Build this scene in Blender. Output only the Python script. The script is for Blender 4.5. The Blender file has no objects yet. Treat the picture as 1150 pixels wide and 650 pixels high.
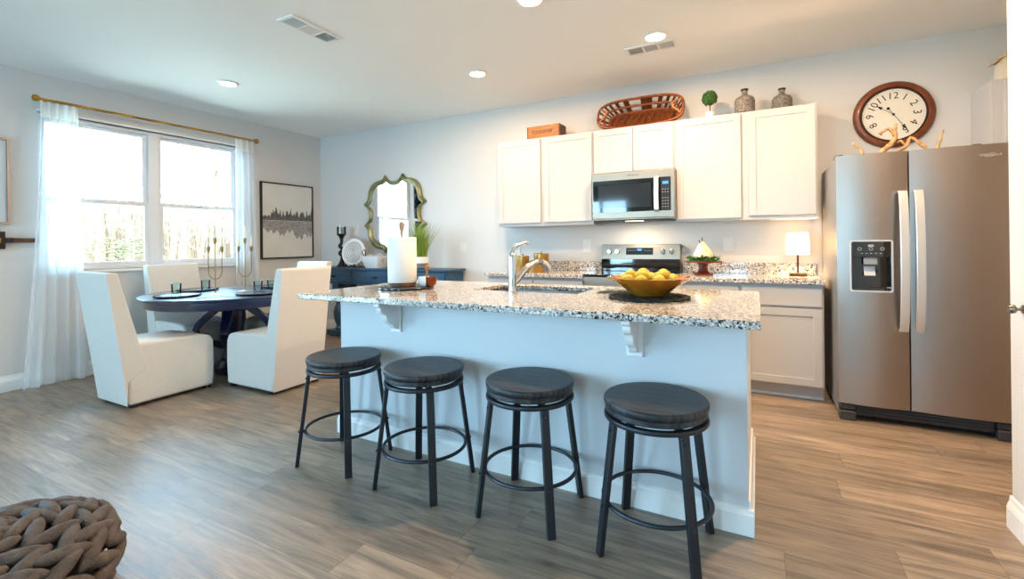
import bpy, bmesh, math, random
from mathutils import Vector, Matrix, noise
random.seed(7)
PI = math.pi
SC = bpy.context.scene
COL = SC.collection

# ------------------------------------------------------------------ camera
cam_d = bpy.data.cameras.new('camera')
cam = bpy.data.objects.new('camera', cam_d)
COL.objects.link(cam)
F_PX, TH, ROLL, V0, CAM_H = 521.99, math.radians(27.88), math.radians(-0.663), 272.3, 1.2187
R_ = Vector((math.cos(TH), math.sin(TH), 0)); F_ = Vector((-math.sin(TH), math.cos(TH), 0)); U_ = Vector((0, 0, 1))
cx_ = R_ * math.cos(ROLL) + U_ * math.sin(ROLL)
cy_ = U_ * math.cos(ROLL) - R_ * math.sin(ROLL)
M = Matrix((cx_, cy_, -F_)).transposed().to_4x4()
M.translation = (0, 0, CAM_H)
cam.matrix_world = M
cam_d.sensor_width = 36.0
cam_d.lens = 36.0 * F_PX / 1150
cam_d.shift_y = -(325 - V0) / 1150
cam_d.clip_start = 0.05
cam_d.clip_end = 300
SC.camera = cam

# ------------------------------------------------------------------ world, daylight, exposure
world = bpy.data.worlds.new('sky'); SC.world = world; world.use_nodes = True
wn = world.node_tree
bg = wn.nodes['Background']
SKY = 18.5
bg.inputs['Color'].default_value = (0.42, 0.73, 1.0, 1)
bg.inputs['Strength'].default_value = SKY
SC.view_settings.view_transform = 'Standard'
SC.view_settings.look = 'None'
SC.view_settings.gamma = 1.0
SC.view_settings.use_curve_mapping = False
SC.view_settings.exposure = 0.62
SC.cycles.use_denoising = True
SC.cycles.max_bounces = 14
SC.cycles.diffuse_bounces = 8
SC.cycles.glossy_bounces = 5
SC.cycles.transmission_bounces = 8
SC.cycles.transparent_max_bounces = 16
SC.cycles.sample_clamp_indirect = 6.0
SC.cycles.caustics_reflective = False
SC.cycles.caustics_refractive = False
WARM = (1.0, 0.68, 0.41)
DOWN_W = 23.0

def portal(name, loc, rot, sx, sy):
    l = bpy.data.lights.new(name, 'AREA'); l.shape = 'RECTANGLE'; l.size = sx; l.size_y = sy
    l.cycles.is_portal = True
    o = bpy.data.objects.new(name, l); o.location = loc; o.rotation_euler = rot; COL.objects.link(o)
    return o
# portals sit in the window openings and only steer the sampling of the sky
portal('daylight_portal', (-5.66, 2.61, 1.72), (0, -PI/2, 0), 1.44, 1.84)
portal('daylight_portal', (-5.66, -1.6, 1.26), (0, -PI/2, 0), 2.28, 2.6)
portal('daylight_portal', (-4.0, -4.49, 1.3), (PI/2, 0, 0), 1.6, 2.3)
portal('daylight_portal', (-0.7, -4.49, 1.55), (PI/2, 0, 0), 1.0, 1.3)

# ------------------------------------------------------------------ helpers
ORG = {}
def srgb(h):
    v = []
    for i in (0, 2, 4):
        c = int(h[i:i+2], 16) / 255
        v.append(c / 12.92 if c <= 0.04045 else ((c + 0.055) / 1.055) ** 2.4)
    return (v[0], v[1], v[2], 1)

def mat(name, col='808080', rough=0.5, metal=0.0, spec=0.5, coat=0.0, emit=None, emit_s=0.0, trans=0.0, ior=1.45, bump=None, vary=None):
    """principled material; bump=(scale, strength); vary=(hex2, scale[, (sx,sy,sz)])"""
    m = bpy.data.materials.new(name); m.use_nodes = True
    nt = m.node_tree; p = nt.nodes['Principled BSDF']
    c = srgb(col)
    p.inputs['Base Color'].default_value = c
    p.inputs['Roughness'].default_value = rough
    p.inputs['Metallic'].default_value = metal
    p.inputs['Specular IOR Level'].default_value = spec
    p.inputs['Coat Weight'].default_value = coat
    p.inputs['Transmission Weight'].default_value = trans
    p.inputs['IOR'].default_value = ior
    if emit:
        p.inputs['Emission Color'].default_value = srgb(emit)
        p.inputs['Emission Strength'].default_value = emit_s
    tc = None
    if bump or vary:
        tc = nt.nodes.new('ShaderNodeTexCoord')
    if vary:
        mp = nt.nodes.new('ShaderNodeMapping')
        if len(vary) > 2: mp.inputs['Scale'].default_value = vary[2]
        nt.links.new(tc.outputs['Object'], mp.inputs['Vector'])
        n = nt.nodes.new('ShaderNodeTexNoise'); n.inputs['Scale'].default_value = vary[1]; n.inputs['Detail'].default_value = 6
        nt.links.new(mp.outputs['Vector'], n.inputs['Vector'])
        r = nt.nodes.new('ShaderNodeValToRGB')
        r.color_ramp.elements[0].position = 0.35; r.color_ramp.elements[0].color = c
        r.color_ramp.elements[1].position = 0.65; r.color_ramp.elements[1].color = srgb(vary[0])
        nt.links.new(n.outputs['Fac'], r.inputs['Fac'])
        nt.links.new(r.outputs['Color'], p.inputs['Base Color'])
    if bump:
        n = nt.nodes.new('ShaderNodeTexNoise'); n.inputs['Scale'].default_value = bump[0]; n.inputs['Detail'].default_value = 4
        nt.links.new(tc.outputs['Object'], n.inputs['Vector'])
        b = nt.nodes.new('ShaderNodeBump'); b.inputs['Strength'].default_value = bump[1]; b.inputs['Distance'].default_value = 0.01
        nt.links.new(n.outputs['Fac'], b.inputs['Height'])
        nt.links.new(b.outputs['Normal'], p.inputs['Normal'])
    return m

def floor_material():
    m = bpy.data.materials.new('wood_plank_floor'); m.use_nodes = True
    nt = m.node_tree; N = nt.nodes; L = nt.links; p = N['Principled BSDF']
    tc = N.new('ShaderNodeTexCoord')
    mp = N.new('ShaderNodeMapping'); mp.inputs['Location'].default_value = (0.30, -0.113, 0)
    L.new(tc.outputs['Object'], mp.inputs['Vector'])
    br = N.new('ShaderNodeTexBrick')
    br.offset = 0.0; br.squash = 1.0
    # every row of planks starts at its own random place
    sx = N.new('ShaderNodeSeparateXYZ'); L.new(mp.outputs['Vector'], sx.inputs['Vector'])
    def mth(op, a, b):
        n = N.new('ShaderNodeMath'); n.operation = op
        for i, v in enumerate((a, b)):
            if isinstance(v, (int, float)): n.inputs[i].default_value = v
            else: L.new(v, n.inputs[i])
        return n.outputs[0]
    row = mth('FLOOR', mth('DIVIDE', sx.outputs['Y'], 0.1815), 0)
    wn_ = N.new('ShaderNodeTexWhiteNoise'); wn_.noise_dimensions = '1D'; L.new(row, wn_.inputs['W'])
    cmb = N.new('ShaderNodeCombineXYZ')
    L.new(mth('ADD', sx.outputs['X'], mth('MULTIPLY', wn_.outputs['Value'], 1.22)), cmb.inputs['X']); L.new(sx.outputs['Y'], cmb.inputs['Y'])
    br.inputs['Color1'].default_value = (0, 0, 0, 1); br.inputs['Color2'].default_value = (1, 1, 1, 1)
    br.inputs['Mortar'].default_value = (0.5, 0.5, 0.5, 1)
    br.inputs['Scale'].default_value = 1.0
    br.inputs['Mortar Size'].default_value = 0.0010
    br.inputs['Mortar Smooth'].default_value = 0.2
    br.inputs['Brick Width'].default_value = 1.22
    br.inputs['Row Height'].default_value = 0.1815
    L.new(cmb.outputs['Vector'], br.inputs['Vector'])
    # grain: noise stretched along the planks, shifted per plank
    sh = N.new('ShaderNodeVectorMath'); sh.operation = 'MULTIPLY_ADD'
    L.new(br.outputs['Color'], sh.inputs[0]); sh.inputs[1].default_value = (13.7, 7.3, 5.1)
    L.new(mp.outputs['Vector'], sh.inputs[2])
    m2 = N.new('ShaderNodeMapping'); m2.inputs['Scale'].default_value = (1.3, 12, 1)
    L.new(sh.outputs['Vector'], m2.inputs['Vector'])
    n1 = N.new('ShaderNodeTexNoise'); n1.inputs['Scale'].default_value = 1.6; n1.inputs['Detail'].default_value = 8; n1.inputs['Roughness'].default_value = 0.62; n1.inputs['Distortion'].default_value = 0.9
    L.new(m2.outputs['Vector'], n1.inputs['Vector'])
    m3 = N.new('ShaderNodeMapping'); m3.inputs['Scale'].default_value = (2.4, 70, 1)
    L.new(sh.outputs['Vector'], m3.inputs['Vector'])
    n2 = N.new('ShaderNodeTexNoise'); n2.inputs['Scale'].default_value = 2.0; n2.inputs['Detail'].default_value = 5
    L.new(m3.outputs['Vector'], n2.inputs['Vector'])
    r = N.new('ShaderNodeValToRGB'); e = r.color_ramp.elements
    e[0].position = 0.30; e[0].color = srgb('645a51')
    e[1].position = 0.70; e[1].color = srgb('af9a84')
    x = e.new(0.48); x.color = srgb('8f7f6f')
    L.new(n1.outputs['Fac'], r.inputs['Fac'])
    # plank tone
    hsv = N.new('ShaderNodeHueSaturation')
    mr = N.new('ShaderNodeMapRange'); mr.inputs['To Min'].default_value = 0.76; mr.inputs['To Max'].default_value = 1.13
    L.new(br.outputs['Color'], mr.inputs['Value']); L.new(mr.outputs['Result'], hsv.inputs['Value'])
    L.new(r.outputs['Color'], hsv.inputs['Color'])
    mx = N.new('ShaderNodeMix'); mx.data_type = 'RGBA'; mx.blend_type = 'MULTIPLY'; mx.inputs['Factor'].default_value = 0.45
    r2 = N.new('ShaderNodeValToRGB'); r2.color_ramp.elements[0].position = 0.3; r2.color_ramp.elements[0].color = (0.42, 0.40, 0.38, 1); r2.color_ramp.elements[1].position = 0.62
    L.new(n2.outputs['Fac'], r2.inputs['Fac'])
    L.new(hsv.outputs['Color'], mx.inputs['A']); L.new(r2.outputs['Color'], mx.inputs['B'])
    # seams
    mx2 = N.new('ShaderNodeMix'); mx2.data_type = 'RGBA'; mx2.inputs['B'].default_value = srgb('4f4438')
    L.new(br.outputs['Fac'], mx2.inputs['Factor']); L.new(mx.outputs['Result'], mx2.inputs['A'])
    L.new(mx2.outputs['Result'], p.inputs['Base Color'])
    rr = N.new('ShaderNodeMapRange'); rr.inputs['To Min'].default_value = 0.36; rr.inputs['To Max'].default_value = 0.52; p.inputs['Specular IOR Level'].default_value = 0.95
    L.new(n1.outputs['Fac'], rr.inputs['Value']); L.new(rr.outputs['Result'], p.inputs['Roughness'])
    bm_ = N.new('ShaderNodeBump'); bm_.inputs['Strength'].default_value = 0.12; bm_.inputs['Distance'].default_value = 0.004
    L.new(n2.outputs['Fac'], bm_.inputs['Height']); L.new(bm_.outputs['Normal'], p.inputs['Normal'])
    return m

def granite_material():
    m = bpy.data.materials.new('speckled_granite'); m.use_nodes = True
    nt = m.node_tree; N = nt.nodes; L = nt.links; p = N['Principled BSDF']
    tc = N.new('ShaderNodeTexCoord')
    nz = N.new('ShaderNodeTexNoise'); nz.inputs['Scale'].default_value = 90; nz.inputs['Detail'].default_value = 2
    L.new(tc.outputs['Object'], nz.inputs['Vector'])
    ad = N.new('ShaderNodeVectorMath'); ad.operation = 'MULTIPLY_ADD'
    L.new(nz.outputs['Color'], ad.inputs[0]); ad.inputs[1].default_value = (0.012, 0.012, 0.012); L.new(tc.outputs['Object'], ad.inputs[2])
    v = N.new('ShaderNodeTexVoronoi'); v.inputs['Scale'].default_value = 135
    L.new(ad.outputs['Vector'], v.inputs['Vector'])
    sp = N.new('ShaderNodeSeparateColor'); L.new(v.outputs['Color'], sp.inputs['Color'])
    r = N.new('ShaderNodeValToRGB'); r.color_ramp.interpolation = 'CONSTANT'; e = r.color_ramp.elements
    e[0].position = 0.0; e[0].color = srgb('25282e')
    e[1].position = 0.14; e[1].color = srgb('7d7f82')
    for pos, c in ((0.29, 'b0a598'), (0.48, 'c9c3ba'), (0.66, 'e4e0da'), (0.86, 'b9b6b3')):
        x = e.new(pos); x.color = srgb(c)
    L.new(sp.outputs['Red'], r.inputs['Fac'])
    L.new(r.outputs['Color'], p.inputs['Base Color'])
    p.inputs['Roughness'].default_value = 0.08
    p.inputs['Specular IOR Level'].default_value = 0.85
    return m

def steel_material(name='stainless_steel', col='aaa49c', rough=0.32, axis=2):
    m = mat(name, col, rough, 1.0)
    nt = m.node_tree; p = nt.nodes['Principled BSDF']
    tc = nt.nodes.new('ShaderNodeTexCoord'); mp = nt.nodes.new('ShaderNodeMapping')
    s = [900, 900, 900]; s[axis] = 6
    mp.inputs['Scale'].default_value = s
    n = nt.nodes.new('ShaderNodeTexNoise'); n.inputs['Scale'].default_value = 1; n.inputs['Detail'].default_value = 2
    nt.links.new(tc.outputs['Object'], mp.inputs['Vector']); nt.links.new(mp.outputs['Vector'], n.inputs['Vector'])
    b = nt.nodes.new('ShaderNodeMapRange'); b.inputs['To Min'].default_value = rough - 0.06; b.inputs['To Max'].default_value = rough + 0.08
    nt.links.new(n.outputs['Fac'], b.inputs['Value']); nt.links.new(b.outputs['Result'], p.inputs['Roughness'])
    return m

def glass_pane_material():
    m = bpy.data.materials.new('window_glass'); m.use_nodes = True
    nt = m.node_tree; N = nt.nodes; L = nt.links
    for n in list(N): N.remove(n)
    o = N.new('ShaderNodeOutputMaterial'); t = N.new('ShaderNodeBsdfTransparent'); g = N.new('ShaderNodeBsdfGlossy'); g.inputs['Roughness'].default_value = 0.02
    t.inputs['Color'].default_value = (0.97, 0.985, 0.98, 1)
    mx = N.new('ShaderNodeMixShader'); fr = N.new('ShaderNodeFresnel'); fr.inputs['IOR'].default_value = 1.3
    L.new(fr.outputs['Fac'], mx.inputs['Fac']); L.new(t.outputs['BSDF'], mx.inputs[1]); L.new(g.outputs['BSDF'], mx.inputs[2]); L.new(mx.outputs['Shader'], o.inputs['Surface'])
    return m

def tinted_glass(name, col, tr=0.75, rough=0.03):
    m = bpy.data.materials.new(name); m.use_nodes = True
    nt = m.node_tree; N = nt.nodes; L = nt.links
    for n in list(N): N.remove(n)
    o = N.new('ShaderNodeOutputMaterial'); t = N.new('ShaderNodeBsdfTransparent'); t.inputs['Color'].default_value = srgb(col)
    g = N.new('ShaderNodeBsdfGlossy'); g.inputs['Roughness'].default_value = rough
    mx = N.new('ShaderNodeMixShader'); fr = N.new('ShaderNodeFresnel'); fr.inputs['IOR'].default_value = 1.5
    L.new(fr.outputs['Fac'], mx.inputs['Fac']); L.new(t.outputs['BSDF'], mx.inputs[1]); L.new(g.outputs['BSDF'], mx.inputs[2]); L.new(mx.outputs['Shader'], o.inputs['Surface'])
    return m

def cloth_material(name, col, see=0.35, transl=0.5):
    m = bpy.data.materials.new(name); m.use_nodes = True
    nt = m.node_tree; N = nt.nodes; L = nt.links
    for n in list(N): N.remove(n)
    o = N.new('ShaderNodeOutputMaterial'); d = N.new('ShaderNodeBsdfDiffuse'); d.inputs['Color'].default_value = srgb(col)
    tl = N.new('ShaderNodeBsdfTranslucent'); tl.inputs['Color'].default_value = srgb(col)
    tp = N.new('ShaderNodeBsdfTransparent')
    a = N.new('ShaderNodeMixShader'); a.inputs['Fac'].default_value = transl
    L.new(d.outputs['BSDF'], a.inputs[1]); L.new(tl.outputs['BSDF'], a.inputs[2])
    b = N.new('ShaderNodeMixShader'); b.inputs['Fac'].default_value = see
    L.new(a.outputs['Shader'], b.inputs[1]); L.new(tp.outputs['BSDF'], b.inputs[2]); L.new(b.outputs['Shader'], o.inputs['Surface'])
    return m

# ---- bmesh shapes (world coordinates)
def box(bm, x0, x1, y0, y1, z0, z1):
    vs = [bm.verts.new(c) for c in ((x0,y0,z0),(x1,y0,z0),(x1,y1,z0),(x0,y1,z0),(x0,y0,z1),(x1,y0,z1),(x1,y1,z1),(x0,y1,z1))]
    for f in ((3,2,1,0),(4,5,6,7),(0,1,5,4),(1,2,6,5),(2,3,7,6),(3,0,4,7)):
        bm.faces.new([vs[i] for i in f])
    return vs

def prism(bm, pts, axis, a0, a1):
    """extrude a 2D outline along axis: 'x' takes (y,z), 'y' takes (x,z), 'z' takes (x,y)"""
    def P(u, v, a):
        return (a, u, v) if axis == 'x' else (u, a, v) if axis == 'y' else (u, v, a)
    A = [bm.verts.new(P(u, v, a0)) for u, v in pts]; B = [bm.verts.new(P(u, v, a1)) for u, v in pts]
    n = len(pts); vs = A + B
    fs = [bm.faces.new(A), bm.faces.new(B[::-1])]
    for i in range(n):
        fs.append(bm.faces.new((A[i], B[i], B[(i+1) % n], A[(i+1) % n])))
    bmesh.ops.recalc_face_normals(bm, faces=fs)
    return vs

def lathe(bm, prof, c=(0,0,0), seg=32, axis='z', cap=True, sx=1.0, sy=1.0):
    """prof: list of (radius, height) from bottom to top"""
    rings = []
    for r, h in prof:
        ring = []
        for k in range(seg):
            t = 2 * PI * k / seg; a, b = r * math.cos(t) * sx, r * math.sin(t) * sy
            co = (a, b, h) if axis == 'z' else (a, -h, b) if axis == 'y' else (h, a, b)
            ring.append(bm.verts.new((c[0] + co[0], c[1] + co[1], c[2] + co[2])))
        rings.append(ring)
    fs = []
    for i in range(len(rings) - 1):
        for k in range(seg):
            fs.append(bm.faces.new((rings[i][k], rings[i][(k+1) % seg], rings[i+1][(k+1) % seg], rings[i+1][k])))
    if cap:
        if prof[0][0] > 1e-5: fs.append(bm.faces.new(rings[0][::-1]))
        if prof[-1][0] > 1e-5: fs.append(bm.faces.new(rings[-1]))
    bmesh.ops.remove_doubles(bm, verts=[v for r in rings for v in r], dist=1e-6)
    fs = [f for f in fs if f.is_valid]
    bmesh.ops.recalc_face_normals(bm, faces=fs)

def tube(bm, pts, r, seg=10, closed=False, flat=None):
    """round tube along points; r number or list; flat=(w,h) gives a rectangular bar"""
    pts = [Vector(p) for p in pts]; n = len(pts)
    rs = r if isinstance(r, (list, tuple)) else [r] * n
    rings = []; up = None
    for i in range(n):
        if closed: t = pts[(i+1) % n] - pts[i-1]
        else: t = pts[min(i+1, n-1)] - pts[max(i-1, 0)]
        t.normalize()
        if up is None:
            up = Vector((0,0,1)) if abs(t.z) < 0.9 else Vector((0,1,0))
        u = (up - t * up.dot(t)).normalized(); w = t.cross(u); up = u
        ring = []
        if flat:
            for a, b in ((-1,-1),(1,-1),(1,1),(-1,1)):
                ring.append(bm.verts.new(pts[i] + w * a * flat[0] / 2 * rs[i] + u * b * flat[1] / 2 * rs[i]))
        else:
            for k in range(seg):
                th = 2 * PI * k / seg
                ring.append(bm.verts.new(pts[i] + (u * math.cos(th) + w * math.sin(th)) * rs[i]))
        rings.append(ring)
    m = len(rings[0]); fs = []
    for i in range(n if closed else n - 1):
        A, B = rings[i], rings[(i+1) % n]
        for k in range(m):
            fs.append(bm.faces.new((A[k], A[(k+1) % m], B[(k+1) % m], B[k])))
    if not closed:
        fs.append(bm.faces.new(rings[0][::-1])); fs.append(bm.faces.new(rings[-1]))
    bmesh.ops.recalc_face_normals(bm, faces=fs)

def ball(bm, c, r, sub=2, sc=(1,1,1), rot=None, jit=0.0):
    g = bmesh.ops.create_icosphere(bm, subdivisions=sub, radius=1.0)
    for v in g['verts']:
        k = 1 + jit * (random.random() - 0.5)
        p = Vector((v.co.x * r * sc[0] * k, v.co.y * r * sc[1] * k, v.co.z * r * sc[2] * k))
        if rot is not None: p = rot @ p
        v.co = p + Vector(c)

def bez(p0, p1, p2, n=8):
    return [((1-t)**2*p0[0]+2*t*(1-t)*p1[0]+t*t*p2[0], (1-t)**2*p0[1]+2*t*(1-t)*p1[1]+t*t*p2[1]) for t in [i/n for i in range(n+1)]]

def rrect(x0, x1, z0, z1, r, n=5):
    out = []
    for cx, cz, a in ((x1-r, z1-r, 0), (x0+r, z1-r, PI/2), (x0+r, z0+r, PI), (x1-r, z0+r, 1.5*PI)):
        for i in range(n+1):
            t = a + PI/2*i/n; out.append((cx + r*math.cos(t), cz + r*math.sin(t)))
    return out

def mk(name, bm, m, parent=None, bevel=0.0, smooth=False, seg=2, origin=None, ang=40):
    me = bpy.data.meshes.new(name)
    if parent is not None: off = ORG[parent.name]
    elif origin is not None: off = Vector(origin)
    else:
        xs = [v.co for v in bm.verts]
        off = Vector(((min(v.x for v in xs)+max(v.x for v in xs))/2, (min(v.y for v in xs)+max(v.y for v in xs))/2, min(v.z for v in xs)))
    bmesh.ops.translate(bm, verts=bm.verts, vec=-off)
    bm.to_mesh(me); bm.free()
    for mm in (m if isinstance(m, (list, tuple)) else [m]): me.materials.append(mm)
    if smooth or bevel:
        me.shade_smooth(); me.set_sharp_from_angle(angle=math.radians(ang))
    o = bpy.data.objects.new(name, me); COL.objects.link(o)
    ORG[o.name] = off.copy()
    if parent is not None: o.parent = parent
    else: o.location = off
    if bevel:
        b = o.modifiers.new('bevel', 'BEVEL'); b.width = bevel; b.segments = seg; b.limit_method = 'ANGLE'; b.angle_limit = math.radians(40)
        b.harden_normals = False
    return o

def tag(o, label=None, cat=None, group=None, kind=None):
    if label: o['label'] = label
    if cat: o['category'] = cat
    if group: o['group'] = group
    if kind: o['kind'] = kind
    return o

def thing(name, loc, label=None, cat=None, group=None, kind=None):
    o = bpy.data.objects.new(name, None); o.empty_display_size = 0.1; o.location = loc; COL.objects.link(o)
    ORG[o.name] = Vector(loc)
    return tag(o, label, cat, group, kind)

def struct(name, bm, m, **k):
    return tag(mk(name, bm, m, **k), kind='structure')

def dup(o, loc=None, rz=None, label=None, parent=None):
    c = o.copy(); COL.objects.link(c); ORG[c.name] = Vector(loc) if loc is not None else Vector((0,0,0))
    if parent is not None: c.parent = parent
    if loc is not None: c.location = loc
    if rz is not None: c.rotation_euler = (0, 0, rz)
    if label: c['label'] = label
    for ch in o.children: dup(ch, parent=c)
    return c

def B(): return bmesh.new()

def text_mesh(bm, body, size, xf, extrude=0.0006, font_shear=0.0, align='CENTER'):
    cu = bpy.data.curves.new('t', 'FONT'); cu.body = body; cu.size = size; cu.extrude = extrude; cu.align_x = align; cu.align_y = 'CENTER'; cu.shear = font_shear
    cu.resolution_u = 3
    ob = bpy.data.objects.new('t', cu); COL.objects.link(ob)
    dg = bpy.context.evaluated_depsgraph_get(); dg.update()
    me = bpy.data.meshes.new_from_object(ob.evaluated_get(dg))
    me.transform(xf); bm.from_mesh(me)
    bpy.data.objects.remove(ob); bpy.data.curves.remove(cu); bpy.data.meshes.remove(me)

def face_y(x, y, z, rot=0.0):
    """matrix that stands text up facing -Y at a point"""
    return Matrix.Translation((x, y, z)) @ Matrix.Rotation(PI/2, 4, 'X') @ Matrix.Rotation(rot, 4, 'Z')

# ------------------------------------------------------------------ materials
M_floor = floor_material()
M_granite = granite_material()
M_wall = mat('wall_paint', 'd3d1ce', 0.75, bump=(120, 0.03))
M_ceil = mat('ceiling_paint', 'f5f4f1', 0.9, bump=(90, 0.05))
M_trim = mat('white_trim_paint', 'eeeeec', 0.4)
M_cab = mat('white_cabinet_paint', 'c0bfbe', 0.38)
M_vinyl = mat('white_window_vinyl', 'e8ebee', 0.35)
M_glass = glass_pane_material()
M_steel = steel_material()
M_steel_h = steel_material('stainless_steel_side', 'a39686', 0.36, 0)
M_fridge = steel_material('fridge_steel', 'b0a59c', 0.35, 2)
M_handle = mat('satin_steel', 'dedcd9', 0.34, 0.6)
M_chrome = mat('chrome', 'd8d8d8', 0.10, 1.0)
M_blackglass = mat('black_glass', '0a0b0e', 0.05, 0.0, 0.6, coat=0.6)
M_black = mat('black_plastic', '141416', 0.45)
M_darkgrey = mat('dark_grey_plastic', '3b3b3e', 0.5)
M_stoolwood = mat('charcoal_stained_wood', '17181a', 0.45, vary=('3f4144', 3, (2, 30, 2)), bump=(60, 0.08))
M_iron = mat('black_iron', '35393f', 0.42, 0.6)
M_linen = mat('cream_linen', 'e3e0da', 0.9, bump=(380, 0.22), vary=('dad6cf', 160))
M_navy = mat('navy_painted_wood', '0a1a3e', 0.34, spec=0.6, coat=0.6)
M_blue = mat('blue_painted_wood', '234159', 0.36, vary=('2b4f68', 5, (1, 6, 6)))
M_brass = mat('antique_brass', 'a0855c', 0.35, 1.0)
M_gold = mat('gold_metal', 'b98d44', 0.3, 1.0)
M_wax = mat('cream_wax', 'ece6d8', 0.5)
M_white = mat('white_ceramic', 'efeeec', 0.25)
M_paper = mat('white_paper', 'f2f0ec', 0.95, bump=(200, 0.12))
M_acacia = mat('acacia_wood', '8a5a35', 0.4, vary=('5c3820', 5, (6, 1, 1)))
M_walnut = mat('walnut_wood', '6a3d22', 0.4, vary=('4a2815', 6, (2, 2, 9)))
M_olive = mat('light_carved_wood', 'a58a70', 0.5)
M_green = mat('leaf_green', '6d8f30', 0.5, vary=('90ab48', 8))
M_darkgreen = mat('dark_leaf_green', '2c5520', 0.5, vary=('4a7a30', 40))
M_sheer = cloth_material('sheer_white_curtain', 'f4f6f8', 0.40, 0.55)
M_hem = cloth_material('doubled_white_curtain', 'f2f2f0', 0.06, 0.45)

# ================================================================== THE ROOM
XL, XR, YB, YR, ZC, XA = -5.67, 0.93, 4.726, -4.5, 2.783, 2.2
bm = B(); box(bm, XL-.15, XA+.1, YR-.15, YB+.15, -.12, 0); struct('floor', bm, M_floor, origin=(0,0,0))
bm = B(); box(bm, XL-.15, XA+.1, YR-.15, YB+.15, ZC, ZC+.15); struct('ceiling', bm, M_ceil, origin=(0,0,0))

def wall_cells(axis, a0, a1, u0, u1, holes):
    """wall slab between a0..a1 along axis, spanning u0..u1, z 0..ZC, with rectangular holes (u0,u1,z0,z1)"""
    bm = B()
    us = sorted({u0, u1, *[h[0] for h in holes], *[h[1] for h in holes]})
    zs = sorted({0.0, ZC, *[h[2] for h in holes], *[h[3] for h in holes]})
    def inside(u, z): return any(h[0] < u < h[1] and h[2] < z < h[3] for h in holes)
    nu, nz = len(us) - 1, len(zs) - 1
    solid = [[not inside((us[i]+us[i+1])/2, (zs[j]+zs[j+1])/2) for j in range(nz)] for i in range(nu)]
    V = {}
    def vert(i, j, s):
        if (i, j, s) not in V:
            a = (a0, a1)[s]
            V[i, j, s] = bm.verts.new((a, us[i], zs[j]) if axis == 'x' else (us[i], a, zs[j]))
        return V[i, j, s]
    for i in range(nu):
        for j in range(nz):
            if not solid[i][j]: continue
            for s in (0, 1): bm.faces.new([vert(i, j, s), vert(i+1, j, s), vert(i+1, j+1, s), vert(i, j+1, s)])
            for di, dj, e in ((-1, 0, ((i, j), (i, j+1))), (1, 0, ((i+1, j), (i+1, j+1))), (0, -1, ((i, j), (i+1, j))), (0, 1, ((i, j+1), (i+1, j+1)))):
                a, b = i + di, j + dj
                if not (0 <= a < nu and 0 <= b < nz) or not solid[a][b]:
                    (p, q) = e
                    bm.faces.new([vert(*p, 0), vert(*q, 0), vert(*q, 1), vert(*p, 1)])
    bmesh.ops.recalc_face_normals(bm, faces=bm.faces)
    return bm
WIN = (1.69, 3.53, 1.0, 2.44)
struct('wall_left', wall_cells('x', XL-.14, XL, YR, YB, [WIN, (-2.9, -0.3, 0.12, 2.4)]), M_wall, origin=(XL, 0, 0))
struct('wall_back', wall_cells('y', YB, YB+.14, XL-.14, XA, []), M_wall, origin=(0, YB, 0))
struct('wall_rear', wall_cells('y', YR-.14, YR, XL-.14, XR+.12, [(-4.8, -3.2, 0.15, 2.45), (-1.2, -0.2, 0.9, 2.2)]), M_wall, origin=(0, YR, 0))
struct('wall_right', wall_cells('x', XR, XR+.13, YR, 2.69, []), M_wall, origin=(XR, 0, 0))
struct('wall_alcove', wall_cells('x', XA, XA+.1, 2.56, YB, []), M_wall, origin=(XA, 0, 0))
bm = B(); box(bm, XR+.13, XA, 2.56, 2.69, 0, ZC); struct('wall_alcove_front', bm, M_wall)

def base_profile(d):   # (depth, z)
    return [(0, 0), (d, 0), (d, .085), (d*.75, .10), (d*.45, .112), (d*.35, .13), (0, .135)]
def baseboard(name, axis, a, sgn, u0, u1):
    bm = B(); prism(bm, [(a + sgn * p[0], p[1]) for p in base_profile(.016)], 'x' if axis == 'y' else 'y', u0, u1)
    return struct(name, bm, M_trim)
baseboard('baseboard_left', 'x', XL, 1, YR, YB-.002)
baseboard('baseboard_back', 'y', YB, -1, XL+.016, -2.46)
baseboard('baseboard_right', 'x', XR, -1, YR, 2.70)
baseboard('baseboard_rear', 'y', YR, 1, XL+.016, XR-.016)

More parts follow.
